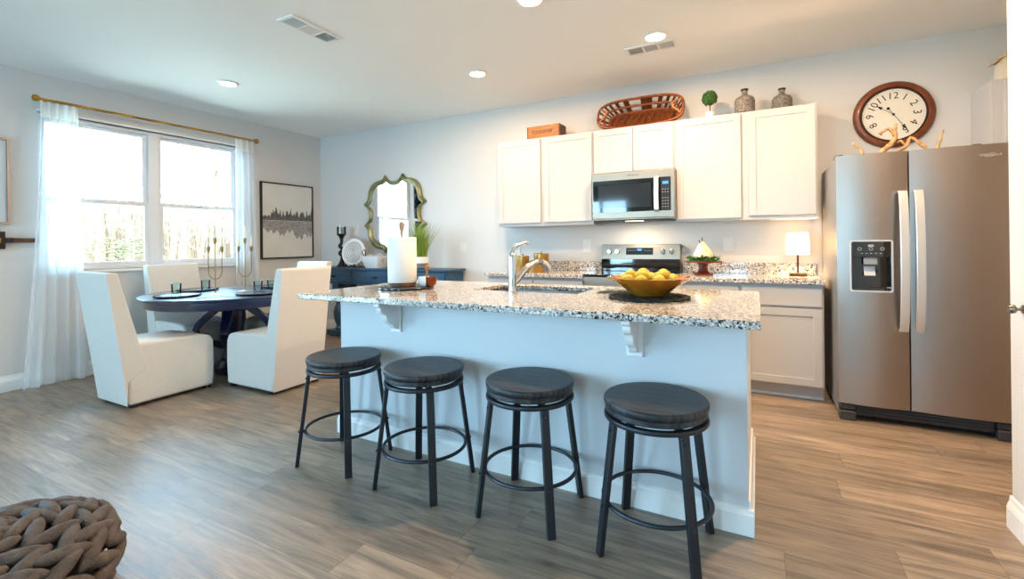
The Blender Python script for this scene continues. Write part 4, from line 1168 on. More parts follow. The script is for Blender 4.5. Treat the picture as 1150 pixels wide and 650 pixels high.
for k, (x, y, rz, lab) in enumerate([(-4.41, 2.03, 0, 'cream upholstered dining chair at front left, its back to the camera'),
                                     (-3.785, 2.65, PI/2, 'cream upholstered dining chair nearest the island, facing left'),
                                     (-5.08, 2.66, -PI/2, 'cream upholstered dining chair against the window wall'),
                                     (-4.52, 3.27, PI, 'cream upholstered dining chair at the rear, mostly hidden near the blue console')]):
    if k == 0: chr_.location = (x, y, 0); chr_.rotation_euler = (0, 0, rz); chr_['label'] = lab
    else: dup(chr_, (x, y, 0), rz, lab)
DX, DY, DT = -4.55, 2.75, .77
dt = thing('dining_table', (DX, DY, 0), 'round navy pedestal dining table between the cream chairs', 'table')
bm = B(); lathe(bm, [(0, .744), (.735, .744), (.748, .750), (.750, .762), (.744, .770), (0, .770)], (DX, DY, 0), 80); mk('tabletop', bm, M_navy, dt, smooth=True)
bm = B(); lathe(bm, [(.60, .672), (.690, .672), (.693, .676), (.693, .7435), (.60, .7435), (.60, .672)], (DX, DY, 0), 72, cap=False); mk('apron', bm, M_navy, dt, smooth=True)
bm = B()
for a in (0, PI/2):
    c_, s_ = math.cos(a + .7), math.sin(a + .7); tube(bm, [(DX-.62*c_, DY-.62*s_, .715), (DX+.62*c_, DY+.62*s_, .715)], 1, flat=(.06, .05))
mk('cross_brace', bm, M_navy, dt)
bm = B(); lathe(bm, [(.195, .60), (.205, .61), (.205, .665), (.19, .6715), (0, .6715)], (DX, DY, 0), 8)
lathe(bm, [(.085, .12), (.10, .14), (.085, .20), (.075, .30), (.085, .42), (.105, .52), (.10, .5995)], (DX, DY, 0), 28)
mk('pedestal', bm, M_navy, dt, smooth=True, ang=35)
bm = B(); lathe(bm, [(.155, 0), (.165, .01), (.165, .055), (.15, .07), (.145, .085), (.12, .1195), (0, .1195)], (DX, DY, 0), 40); mk('base', bm, M_navy, dt, smooth=True)
for k in range(4):
    a = PI/4 + k*PI/2; c_, s_ = math.cos(a), math.sin(a)
    pts = [(.13, .62), (.21, .55), (.30, .465), (.325, .41), (.30, .355), (.20, .29), (.08, .24)]
    bm = B(); tube(bm, [(DX+r*c_, DY+r*s_, z) for r, z in pts], [1.1, 1.1, 1, .9, .9, .9, .9], flat=(.07, .055)); mk('bracket', bm, M_navy, dt, bevel=.006)
# chargers, tumblers, cutlery, candelabra
M_charger = mat('teal_charger', '23434a', .22, vary=('16282e', 14), coat=.4)
src = None
for k, (x, y, lab) in enumerate([(-4.58, 2.27, 'dark round charger plate before the front-left chair'), (-4.10, 2.70, 'dark round charger plate before the chair nearest the island'),
                                 (-4.98, 2.65, 'dark round charger plate before the chair by the window'), (-4.58, 3.27, 'dark round charger plate at the far side, before the rear chair')]):
    if src is None:
        t = thing('charger_plate', (0, 0, 0), cat='plate', group='dark charger plates')
        bm = B(); lathe(bm, [(0, .0), (.12, .0), (.165, .010), (.172, .0115), (.172, .015), (.16, .0155), (.115, .006), (0, .006)], seg=48); mk('plate', bm, M_charger, t, smooth=True)
        bm = B(); 
        for i in range(54):
            a = 2*PI*i/54; ball(bm, (.172*math.cos(a), .172*math.sin(a), .0125), .0085, 1)
        mk('beaded_rim', bm, mat('dark_bead', '10202a', .3), t, smooth=True)
        src = t; t.location = (x, y, DT+.0005); t['label'] = lab
    else: dup(src, (x, y, DT+.0005), None, lab)
M_aqua = tinted_glass('aqua_glass', 'e6f7f6')
src = None
for k, (x, y, lab) in enumerate([(-4.95, 2.44, 'aqua glass tumbler at the left of the table, between two chargers'), (-5.09, 2.785, 'aqua glass tumbler by the charger of the chair against the window wall'),
                                 (-4.44, 2.93, 'aqua glass tumbler just right of the right candelabrum'), (-4.46, 3.09, 'aqua glass tumbler farthest right, by the rear chair')]):
    if src is None:
        t = thing('tumbler', (0, 0, 0), cat='glass', group='aqua tumblers on the dining table')
        bm = B(); lathe(bm, [(0, .001), (.034, .001), (.041, .012), (.040, .05), (.043, .095)], seg=28); mk('glass', bm, M_aqua, t, smooth=True)
        bm = B(); tube(bm, [(.042*math.cos(i*PI/14), .042*math.sin(i*PI/14), .0955) for i in range(28)], .0022, 6, closed=True); mk('rim', bm, mat('aqua_rim', '7cc4c8', .1), t, smooth=True)
        src = t; t.location = (x, y, DT+.0003); t['label'] = lab
    else: dup(src, (x, y, DT+.0003), None, lab)
for k, (x, y, rz, lab) in enumerate([(-4.22, 2.34, PI/2, 'dark slim knife beside the front-left charger'), (-4.12, 2.44, 0, 'dark slim knife on the near side of the island-side charger'), (-4.82, 2.93, 0, 'dark slim knife beside the window-side charger')]):
    if k == 0:
        t = thing('table_knife', (0, 0, 0), cat='knife', group='dark knives on the dining table')
        bm = B(); prism(bm, [(-.11, -.008), (0, -.009), (0, .009), (-.11, .007)], 'z', 0, .004); mk('handle', bm, M_iron, t, bevel=.001)
        bm = B(); prism(bm, [(.0005, -.008), (.09, -.009), (.108, 0), (.10, .007), (.0005, .007)], 'z', .001, .003); mk('blade', bm, M_iron, t)
        src = t; t.location = (x, y, DT+.0003); t.rotation_euler = (0, 0, rz); t['label'] = lab
    else: dup(src, (x, y, DT+.0003), rz, lab)
def candelabra(x, y, rz, lab):
    t = thing('candelabrum', (0, 0, 0), lab, 'candle holder', 'three-armed candelabra')
    bm = B(); lathe(bm, [(.058, 0), (.058, .004), (.02, .009), (.006, .013)], seg=32); mk('base', bm, M_brass, t, smooth=True)
    bm = B(); lathe(bm, [(.0042, .0115), (.0042, .48)], seg=10); mk('stem', bm, M_brass, t, smooth=True)
    bm = B(); pts = [(-.062, 0, .40)] + [(-.062*math.cos(i*PI/12), 0, .215 - .062*math.sin(i*PI/12)*1.15) for i in range(13)] + [(.062, 0, .40)]
    tube(bm, pts, .0042, 8); mk('arms', bm, M_brass, t, smooth=True)
    for px, pz, L in ((-.062, .40, .112), (.062, .40, .112), (0, .48, .125)):
        bm = B(); lathe(bm, [(.005, pz-.012), (.010, pz-.008), (.0145, pz+.022), (.0155, pz+.042), (.012, pz+.042), (.011, pz+.01), (0, pz+.008)], (px, 0, 0), 20); c_ = mk('candle_cup', bm, M_brass, t, smooth=True)
        bm = B(); lathe(bm, [(.0098, pz+.012), (.0095, pz+.042+L*.55), (.005, pz+.042+L*.95), (0, pz+.042+L)], (px, 0, 0), 16); mk('candle', bm, M_wax, t, smooth=True)
    t.location = (x, y, DT+.0005); t.rotation_euler = (0, 0, rz); return t
candelabra(-4.428, 2.509, .5, 'slim brass three-candle candelabrum on the table, the left one')
candelabra(-4.463, 2.813, .5, 'slim brass three-candle candelabrum on the table, the right one')

# ================================================================== WINDOW WALL
def curtain(name, lab, ytop, ybot, ztop, zbot, waves, seed, flare=.5):
    rg = random.Random(seed); n, mz = 90, 34
    t = thing(name, (XL+.1, (ytop[0]+ytop[1])/2, zbot), lab, 'curtain', 'sheer white curtains')
    def surf(z0, z1, nz):
        bm = B(); V = []
        for j in range(nz+1):
            z = z1 + (z0 - z1)*j/nz; f = (ztop - z)/(ztop - zbot); row = []
            for i in range(n+1):
                u = i/n; fl = f**1.5
                y = (ytop[0] + (ytop[1]-ytop[0])*u)*(1-fl) + (ybot[0] + (ybot[1]-ybot[0])*u)*fl
                amp = .022 + .020*f
                x = XL + .100 + amp*math.sin(2*PI*waves*u + .8*math.sin(3*u + seed)) + .008*math.sin(9*u + 4*f + seed) + .02*f*math.sin(2.2*PI*u + seed)
                y += .010*math.sin(2*PI*waves*u*2 + seed)*f
                row.append(bm.verts.new((x, y, z)))
            V.append(row)
        for j in range(nz):
            for i in range(n): bm.faces.new((V[j][i], V[j][i+1], V[j+1][i+1], V[j+1][i]))
        return bm
    mk('panel', surf(zbot, ztop-.14, mz), M_sheer, t, smooth=True, ang=180)
    mk('heading', surf(ztop-.14, ztop, 4), M_hem, t, smooth=True, ang=180)
curtain('curtain', 'sheer white curtain at the left side of the window, reaching the floor', (1.675, 1.945), (1.53, 1.99), 2.515, .012, 5, 1)
curtain('curtain', 'sheer white curtain at the right side of the window, behind the candelabra', (3.395, 3.655), (3.36, 3.74), 2.515, .012, 4, 2)
rd = thing('curtain_rod', (XL+.1, 2.66, 2.525), 'twisted gold curtain rod above the dining window', 'curtain rod')
bm = B()
for ph in (0, 2.1, 4.2):
    tube(bm, [(XL+.1 + .0065*math.cos(k*.75+ph), 1.70 + k*.0122, 2.532 + .0065*math.sin(k*.75+ph)) for k in range(158)], .0075, 6)
mk('rod', bm, M_gold, rd, smooth=True)
for y, s in ((1.70, -1), (3.63, 1)):
    bm = B(); lathe(bm, [(.012, 0), (.013, .015), (.026, .03), (.031, .05), (.024, .068), (0, .075)] if s > 0 else [(.012, 0), (.013, -.015), (.026, -.03), (.031, -.05), (.024, -.068), (0, -.075)], (0, 0, 0), 20)
    bmesh.ops.rotate(bm, verts=bm.verts, matrix=Matrix.Rotation(-PI/2, 3, 'X')); bmesh.ops.translate(bm, verts=bm.verts, vec=(XL+.1, y, 2.532)); mk('finial', bm, M_gold, rd, smooth=True)
for y in (1.735, 3.60):
    bm = B(); tube(bm, [(XL+.002, y, 2.50), (XL+.05, y, 2.50), (XL+.1, y, 2.515)], .007, 8); box(bm, XL+.0005, XL+.006, y-.015, y+.015, 2.46, 2.54); mk('bracket', bm, M_gold, rd, smooth=True)

# landscape picture
def lake_material():
    m = bpy.data.materials.new('misty_lake_print'); m.use_nodes = True
    nt = m.node_tree; N = nt.nodes; L = nt.links; p = N['Principled BSDF']; p.inputs['Roughness'].default_value = .6
    tc = N.new('ShaderNodeTexCoord'); s = N.new('ShaderNodeSeparateXYZ'); L.new(tc.outputs['Generated'], s.inputs['Vector'])
    def mth(op, a, b=None, c=None):
        n = N.new('ShaderNodeMath'); n.operation = op
        for i, v in enumerate((a, b, c)):
            if v is None: continue
            if isinstance(v, (int, float)): n.inputs[i].default_value = v
            else: L.new(v, n.inputs[i])
        return n.outputs[0]
    def nz(scale, sx, sz, det=5):
        mp = N.new('ShaderNodeMapping'); mp.inputs['Scale'].default_value = (1, sx, sz); L.new(tc.outputs['Generated'], mp.inputs['Vector'])
        n = N.new('ShaderNodeTexNoise'); n.inputs['Scale'].default_value = scale; n.inputs['Detail'].default_value = det; L.new(mp.outputs['Vector'], n.inputs['Vector']); return n.outputs['Fac']
    y, z = s.outputs['Y'], s.outputs['Z']
    sp = nz(14, 1.6, .05); big = nz(3, 1, .02)
    top = mth('ADD', .505, mth('MULTIPLY', mth('MULTIPLY', sp, sp), mth('MULTIPLY_ADD', big, .7, mth('MULTIPLY', y, .12))))
    trees = mth('MULTIPLY', mth('LESS_THAN', z, top), mth('GREATER_THAN', z, .505))
    dep = mth('MULTIPLY', mth('MULTIPLY', nz(10, 1.6, .08), big), mth('MULTIPLY_ADD', y, .35, .55))
    refl = mth('MULTIPLY', mth('LESS_THAN', z, .50), mth('GREATER_THAN', z, mth('SUBTRACT', .50, dep)))
    fade = mth('MULTIPLY', refl, mth('MULTIPLY_ADD', nz(9, 1, 5), .9, .12))
    a = mth('MULTIPLY', trees, mth('MULTIPLY_ADD', nz(20, 1, 1), .4, .65))
    tot = mth('MINIMUM', mth('ADD', a, fade), 1.0)
    wash = N.new('ShaderNodeValToRGB'); wash.color_ramp.elements[0].color = srgb('c9c7c1'); wash.color_ramp.elements[1].color = srgb('e3e1dc'); L.new(nz(2.2, 1, 1.4), wash.inputs['Fac'])
    mx = N.new('ShaderNodeMix'); mx.data_type = 'RGBA'; L.new(tot, mx.inputs['Factor']); L.new(wash.outputs['Color'], mx.inputs['A']); mx.inputs['B'].default_value = srgb('1f2122')
    L.new(mx.outputs['Result'], p.inputs['Base Color'])
    return m
pc = thing('framed_picture', (XL+.02, 4.17, 1.04), 'black-framed misty lake and tree line picture right of the window', 'picture')
y0, y1, z0, z1 = 3.775, 4.565, 1.042, 2.048
bm = B(); f = .016
box(bm, XL+.001, XL+.036, y0, y0+f, z0, z1); box(bm, XL+.001, XL+.036, y1-f, y1, z0, z1); box(bm, XL+.001, XL+.036, y0+f, y1-f, z0, z0+f); box(bm, XL+.001, XL+.036, y0+f, y1-f, z1-f, z1)
mk('frame', bm, M_black, pc)
bm = B(); box(bm, XL+.002, XL+.026, y0+f+.0005, y1-f-.0005, z0+f+.0005, z1-f-.0005); mk('print', bm, lake_material(), pc)
# cut-off picture at left
pc = thing('framed_picture', (XL+.02, 1.1, 1.425), 'silver-framed pale picture cut by the left edge, above the brown arm', 'picture')
y0, y1, z0, z1 = .72, 1.508, 1.425, 2.156
bm = B(); f = .018
box(bm, XL+.001, XL+.03, y0, y0+f, z0, z1); box(bm, XL+.001, XL+.03, y1-f, y1, z0, z1); box(bm, XL+.001, XL+.03, y0+f, y1-f, z0, z0+f); box(bm, XL+.001, XL+.03, y0+f, y1-f, z1-f, z1)
mk('frame', bm, mat('brushed_silver_frame', '9b948c', .35, .8), pc)
bm = B(); box(bm, XL+.002, XL+.018, y0+f+.0005, y1-f-.0005, z0+f+.0005, z1-f-.0005); mk('print', bm, mat('pale_print', 'd3dade', .5, vary=('c3ccd2', 2)), pc)
# black block with brown arm
orn = thing('wall_ornament', (XL+.02, 1.42, 1.21), 'black square wall ornament with brown wooden arm at left edge', 'wall ornament')
bm = B(); box(bm, XL+.001, XL+.04, 1.33, 1.474, 1.213, 1.362); mk('hub_plate', bm, M_black, orn, bevel=.004)
bm = B(); box(bm, XL+.0405, XL+.052, 1.36, 1.445, 1.265, 1.308); mk('brass_plate', bm, M_gold, orn, bevel=.003)
bm = B(); box(bm, XL+.005, XL+.045, 1.4745, 1.522, 1.266, 1.309); mk('collar', bm, M_black, orn, bevel=.003)
bm = B(); prism(bm, [(1.5225, 1.268), (1.688, 1.266), (1.690, 1.304), (1.5225, 1.307)], 'x', XL+.012, XL+.04); mk('arm', bm, M_walnut, orn, bevel=.003)

# ================================================================== CONSOLE AND MIRROR
cn = thing('console_table', (-4.25, 4.5, 0), 'long blue painted console table on the back wall below the mirror', 'console table')
CX0, CX1, CYF = -5.38, -3.12, 4.33
bm = B(); box(bm, CX0, CX1, CYF, 4.70, .888, .915); mk('top', bm, M_blue, cn, bevel=.006)
bm = B(); box(bm, CX0+.03, CX1-.03, CYF+.025, 4.69, .70, .8875); mk('apron', bm, M_blue, cn, bevel=.003)
bm = B(); box(bm, CX0+.02, CX1-.02, CYF+.018, CYF+.0245, .70, .712); mk('bottom_bead', bm, M_blue, cn, bevel=.002)
for a, b in ((CX0+.06, -4.66), (-4.63, -3.88), (-3.85, CX1-.06)):
    bm = B(); box(bm, a, b, CYF+.015, CYF+.0245, .725, .872); dw = mk('drawer', bm, M_blue, cn, bevel=.003)
    c = (a+b)/2
    bm = B(); lathe(bm, [(.0, -.036), (.012, -.034), (.016, 0), (.012, .034), (0, .036)], (c, CYF+.008, .80), 14, 'x'); lathe(bm, [(.006, -.0), (.006, .012)], (c, CYF+.016, .80), 8, 'y'); mk('pull', bm, M_black, dw, smooth=True)
lgp = [(.045, .085), (.05, .10), (.032, .125), (.03, .15), (.045, .18), (.062, .25), (.066, .31), (.055, .37), (.033, .42), (.03, .44), (.042, .46), (.03, .48), (.028, .53), (.045, .58), (.05, .60)]
for x in (-4.98, -3.52):
    for y in (4.42, 4.63):
        bm = B(); lathe(bm, lgp, (x, y, 0), 24); box(bm, x-.055, x+.055, y-.055, y+.055, .6005, .6995); mk('leg', bm, M_blue, cn, smooth=True)
bm = B(); box(bm, -5.12, -3.38, 4.34, 4.70, .012, .0845)
for x in (-5.05, -3.45):
    for y in (4.38, 4.66): lathe(bm, [(.03, 0), (.035, .0118)], (x, y, 0), 12)
mk('plinth', bm, M_blue, cn, bevel=.005)
KT = .9155
# mirror
mr_ = thing('wall_mirror', (-4.25, YB-.03, 1.09), 'quatrefoil mirror with antiqued green-gold frame over the console', 'mirror')
q = bez((0, .83), (.20, .83), (.29, 1.0), 7)
q += bez((.33, .95), (.36, .90), (.46, .885), 5)
q += bez((.46, .885), (.83, .86), (.86, .46), 10)[1:]
q += bez((.86, .46), (.88, .36), (1.0, .29), 5)[1:]
q += bez((.97, .24), (.82, .20), (.82, 0), 7)
def sym(q):
    out = list(q); out += [(x, -z) for x, z in q[::-1][1:]]
    out += [(-x, -z) for x, z in q[1:]]; out += [(-x, z) for x, z in q[::-1][1:-1]]
    return out
S = sym(q); HW, HH, MCX, MCZ = .535, .525, -4.25, 1.615
def inset(P, d):
    n = len(P); out = []
    for i in range(n):
        a, b, c = Vector(P[i-1]), Vector(P[i]), Vector(P[(i+1) % n])
        t = (c - a).normalized(); nn = Vector((t.y, -t.x))
        if nn.dot(b) > 0: nn = -nn
        out.append((b.x + nn.x*d, b.y + nn.y*d))
    return out
P0 = [(x*HW, z*HH) for x, z in S]
def ring_at(d, y): return [(MCX + x*(1-d/.52), y, MCZ + z*(1-d/.52)) for x, z in P0]
bm = B(); prof = [(0, YB-.002), (0, YB-.02), (.014, YB-.042), (.03, YB-.050), (.045, YB-.046), (.052, YB-.034), (.066, YB-.030), (.072, YB-.018)]
RR = [[bm.verts.new(p) for p in ring_at(d, y)] for d, y in prof]; n = len(P0)
for i in range(len(RR)-1):
    for k in range(n): bm.faces.new((RR[i][k], RR[i][(k+1) % n], RR[i+1][(k+1) % n], RR[i+1][k]))
bmesh.ops.recalc_face_normals(bm, faces=bm.faces)
mk('frame', bm, mat('antique_green_gold', '7a7a52', .38, .65, vary=('a39a72', 9), bump=(40, .2)), mr_, smooth=True)
bm = B(); A = [bm.verts.new(p) for p in ring_at(.060, YB-.016)]; Bk = [bm.verts.new(p) for p in ring_at(.060, YB-.010)]
c0 = bm.verts.new((MCX, YB-.016, MCZ)); c1 = bm.verts.new((MCX, YB-.010, MCZ))
for k in range(n):
    bm.faces.new((c0, A[(k+1) % n], A[k])); bm.faces.new((c1, Bk[k], Bk[(k+1) % n])); bm.faces.new((A[k], A[(k+1) % n], Bk[(k+1) % n], Bk[k]))
bmesh.ops.recalc_face_normals(bm, faces=bm.faces)
mk('glass', bm, mat('mirror_silver', 'f2f4f4', .01, 1.0), mr_)
# candle stand
kx, ky = -5.0, 4.50
ch = thing('candle_stand', (kx, ky, KT), 'tall black turned candle stand with glass cup on the console', 'candle holder')
bm = B(); lathe(bm, [(.075, KT), (.072, KT+.012), (.05, KT+.03), (.03, KT+.07), (.02, KT+.10), (.018, KT+.13)], (kx, ky, 0), 28)
pp = []
for i in range(22):
    f = i/21; pp.append((kx + .016*math.sin(f*4*PI), ky + .016*math.cos(f*4*PI)-.008, KT+.125 + .20*f))
tube(bm, pp, [.018 + .008*abs(math.sin(i/21*2*PI)) for i in range(22)], 12)
lathe(bm, [(.018, KT+.32), (.022, KT+.34), (.02, KT+.37), (.035, KT+.41), (.062, KT+.44), (.066, KT+.447), (0, KT+.447)], (kx, ky, 0), 28); mk('stand', bm, M_black, ch, smooth=True)
bm = B(); lathe(bm, [(0, KT+.4475), (.058, KT+.4475), (.060, KT+.545), (.057, KT+.545), (.055, KT+.452), (0, KT+.452)], (kx, ky, 0), 28); mk('glass_cup', bm, tinted_glass('clear_glass', 'eef2f2'), ch, smooth=True)
bm = B(); lathe(bm, [(.046, KT+.4525), (.046, KT+.53), (0, KT+.528)], (kx, ky, 0), 24); mk('candle', bm, mat('grey_wax', 'b9b2aa', .5), ch, smooth=True)
# white ring plate on black stand
dx0, dy0, dz0 = -4.78, 4.50, 1.115
bm = B()
M_disc = mat('white_carved_disc', 'e9edf0', .6)
lathe(bm, [(0, -.012), (.172, -.012), (.180, -.004), (.180, .004), (.174, .010), (.15, .012)] + [x for r in (.142, .118, .094, .070, .046, .024) for x in ((r, .012), (r-.003, .002), (r-.014, .002), (r-.017, .012))] + [(0, .012)], (0, 0, 0), 64, 'y')
for f_ in bm.faces:
    if all(v.co.y > -.004 for v in f_.verts) and all(0 < math.hypot(v.co.x, v.co.z) < .15 for v in f_.verts) and min(v.co.y for v in f_.verts) < -.001: f_.material_index = 1
bmesh.ops.rotate(bm, verts=bm.verts, matrix=Matrix.Rotation(math.radians(-9), 3, 'X') @ Matrix.Rotation(math.radians(10), 3, 'Z')); bmesh.ops.translate(bm, verts=bm.verts, vec=(dx0, dy0, dz0))
tag(mk('decorative_plate', bm, [M_disc, mat('grey_groove', '9aa3aa', .7)], smooth=True, ang=30), 'white plate with carved concentric rings on a black easel', 'plate')
ez = thing('plate_easel', (dx0, dy0, KT), 'small black scrolled easel holding the white ringed plate', 'plate stand')
bm = B()
for s in (-1, 1):
    tube(bm, [(dx0+s*.07, dy0+.09, KT+.006), (dx0+s*.07, dy0-.005, KT+.010), (dx0+s*.07, dy0-.055, KT+.008), (dx0+s*.07, dy0-.060, KT+.035), (dx0+s*.085, dy0-.055, KT+.04)], .0065, 8)
    tube(bm, [(dx0+s*.07 + .014*math.cos(k*PI/6), dy0-.062, KT+.022 + .014*math.sin(k*PI/6)) for k in range(12)], .005, 6, closed=True)
tube(bm, [(dx0-.07, dy0-.04, KT+.008), (dx0+.07, dy0-.04, KT+.008)], .0055, 8)
ball(bm, (dx0, dy0-.045, KT+.016), .014, 2)
mk('rest', bm, M_black, ez, smooth=True)
bm = B(); tube(bm, [(dx0, dy0+.10, KT+.006), (dx0, dy0+.05, KT+.15), (dx0, dy0+.045, KT+.2)], .005, 8); tube(bm, [(dx0-.07, dy0+.09, KT+.006), (dx0+.07, dy0+.09, KT+.006)], .005, 8); mk('back_leg', bm, M_black, ez, smooth=True)
# white tapered bowl with items
bx_, by_ = -4.337, 4.46
wb = thing('planter_bowl', (bx_, by_, KT), 'white tapered square bowl on the console below the mirror', 'bowl')
bm = B()
def sq(h, z): return [bm.verts.new((bx_ + x*h, by_ + y*h*.8, z)) for x, y in rrect(-1, 1, -1, 1, .18, 3)]
rs = [sq(.105, KT), sq(.175, KT+.150), sq(.168, KT+.150), sq(.10, KT+.012)]
bm.faces.new(rs[0][::-1])
for i in range(3):
    for k in range(len(rs[0])): bm.faces.new((rs[i][k], rs[i][(k+1) % len(rs[0])], rs[i+1][(k+1) % len(rs[0])], rs[i+1][k]))
bm.faces.new(rs[3]); bmesh.ops.recalc_face_normals(bm, faces=bm.faces)
mk('bowl', bm, M_white, wb, smooth=True)
bm = B(); tube(bm, [(bx_-.165, by_-.02, KT+.135), (bx_-.20, by_-.03, KT+.17), (bx_-.215, by_-.03, KT+.215), (bx_-.19, by_-.02, KT+.235), (bx_-.165, by_-.02, KT+.20), (bx_-.16, by_-.02, KT+.151)], .006, 8); mk('ring_handle', bm, M_black, wb, smooth=True)
for k, (ox, oy, r, lab) in enumerate([(-.09, -.02, .060, 'grey orb in the white bowl, the left one'), (.03, .03, .066, 'grey orb in the white bowl, the middle one'), (.11, -.04, .052, 'grey orb in the white bowl, the right one')]):
    bm = B(); ball(bm, (bx_+ox, by_+oy, KT+.118), r, 3); tag(mk('decorative_orb', bm, mat('grey_orb', 'a9b0b2', .5, vary=('cfd4d6', 12)), smooth=True), lab, 'orb', 'orbs in the white bowl')
# potted grass
gx, gy_ = -3.61, 4.45
pg = thing('potted_grass', (gx, gy_, KT), 'tall green grass in a white and grey pot on the console', 'plant')
bm = B(); lathe(bm, [(.075, KT), (.088, KT+.008), (.098, KT+.068)], (gx, gy_, 0), 32); lathe(bm, [(.098, KT+.0682), (.103, KT+.145), (.096, KT+.145), (.092, KT+.12), (0, KT+.12)], (gx, gy_, 0), 32)
po = mk('pot', bm, [M_white, mat('grey_glaze', '77797a', .5)], pg, smooth=True)
for p in po.data.polygons:
    if p.center.z < .0681: p.material_index = 1
bm = B(); rg = random.Random(8)
for k in range(420):
    a = rg.uniform(0, 2*PI); r0 = rg.uniform(0, .082); L = rg.uniform(.26, .47); sp_ = rg.uniform(.02, .26) * (.3 + r0/.075)
    p0 = Vector((gx + r0*math.cos(a), gy_ + r0*math.sin(a), KT+.118)); dr_ = Vector((math.cos(a), math.sin(a), 0))
    side_ = Vector((-math.sin(a + rg.uniform(-1.2, 1.2)), math.cos(a), 0)).normalized(); w = rg.uniform(.003, .0055)
    prev = None
    for i in range(5):
        f = i/4; c = p0 + Vector((0, 0, L*f)) + dr_*sp_*f**1.8*.75; c.y = min(c.y, YB-.03); ww = w*(1 - f*.92)
        cur = (bm.verts.new(c - side_*ww), bm.verts.new(c + side_*ww))
        if prev: bm.faces.new((prev[0], prev[1], cur[1], cur[0]))
        prev = cur
tag(mk('grass_blades', bm, M_green, pg), kind='stuff')

# ================================================================== WALL PLATES
M_plate = mat('white_switch_plate', 'dddbd7', .35)
def plate(x, z, lab, w=.075, h=.118, kind='outlet'):
    nm = 'wall_outlet' if kind == 'outlet' else 'light_switch'
    t = thing(nm, (x, YB-.004, z-h/2), lab, 'outlet' if kind == 'outlet' else 'switch')
    bm = B(); prism(bm, rrect(x-w/2, x+w/2, z-h/2, z+h/2, .006), 'y', YB-.0065, YB-.0005); mk('cover_plate', bm, M_plate, t, bevel=.0015)
    bm = B()
    if kind == 'outlet':
        for dz in (-.02, .02): prism(bm, rrect(x-.017, x+.017, z+dz-.015, z+dz+.015, .008), 'y', YB-.0085, YB-.0067)
    else: box(bm, x-.016, x+.016, YB-.011, YB-.0067, z-.03, z+.03)
    mk('socket' if kind == 'outlet' else 'rocker', bm, M_plate, t, bevel=.001)
plate(-3.163, 1.164, 'white wall outlet between the mirror and the kitchen counter', .09)
plate(-2.44, 1.14, 'white wall outlet above the left end of the counter, behind the faucet', .10, .15)
plate(-1.60, 1.172, 'white wall outlet just left of the range', .085, .14)
plate(-.24, 1.182, 'faint white wall outlet between the cake stand and lamp', .085, .12)
plate(-4.97, 1.40, 'pale switch plate on the back wall behind the candle stand', .11, .15, 'switch')
# knob on right wall
kb = thing('door_knob', (XR-.02, 2.585, .92), 'small round dark metal knob on the right-hand wall edge', 'knob')
bm = B(); lathe(bm, [(.006, 0), (.006, -.02), (.016, -.026), (.019, -.036), (.014, -.045), (0, -.047)], (XR-.0005, 2.575, .93), 20, 'x'); mk('knob', bm, mat('aged_nickel', '8a7f76', .3, 1.0), kb, smooth=True)
bm = B(); lathe(bm, [(.018, -.0005), (.018, -.004), (.006, -.005)], (XR, 2.575, .93), 20, 'x'); mk('rose', bm, bpy.data.materials['aged_nickel'], kb, smooth=True)

# ================================================================== CEILING
M_lens = mat('lit_lens', 'ffffff', .5, emit='ffe6c4', emit_s=9)
def downlight(x, y, lab, k=1.0):
    t = thing('recessed_light', (x, y, ZC-.015), lab, 'ceiling light', 'recessed ceiling lights')
    bm = B(); lathe(bm, [(.066, ZC-.0005), (.066, ZC-.010), (.072, ZC-.014), (.088, ZC-.010), (.095, ZC-.0005), (.066, ZC-.0005)], (x, y, 0), 40, cap=False); mk('trim_ring', bm, M_trim, t, smooth=True)
    bm = B(); lathe(bm, [(.0655, ZC-.001), (.0655, ZC-.006), (0, ZC-.008)], (x, y, 0), 32); mk('lens', bm, M_lens, t, smooth=True)
    l = bpy.data.lights.new('downlight', 'AREA'); l.shape = 'DISK'; l.size = .12; l.energy = DOWN_W * k; l.color = WARM
    lo = bpy.data.objects.new('downlight', l); COL.objects.link(lo); lo.parent = t; lo.location = (0, 0, ZC-.012 - (ZC-.015))
downlight(-4.481, 2.677, 'recessed ceiling light above the dining table', .3)
downlight(-2.268, 3.642, 'recessed ceiling light toward the left end of the wall cabinets')
downlight(-.675, 3.652, 'recessed ceiling light beside the rear ceiling vent, before the cabinets')
downlight(-1.276, 2.70, 'recessed ceiling light cut off by the top of the photo')
downlight(.45, 3.0, 'added unseen ceiling light that warms the floor before the refrigerator', 1.5)  # added lamp above the view, brings warm light to the right-hand floor
M_slot = mat('vent_shadow', '5b5a58', .8)
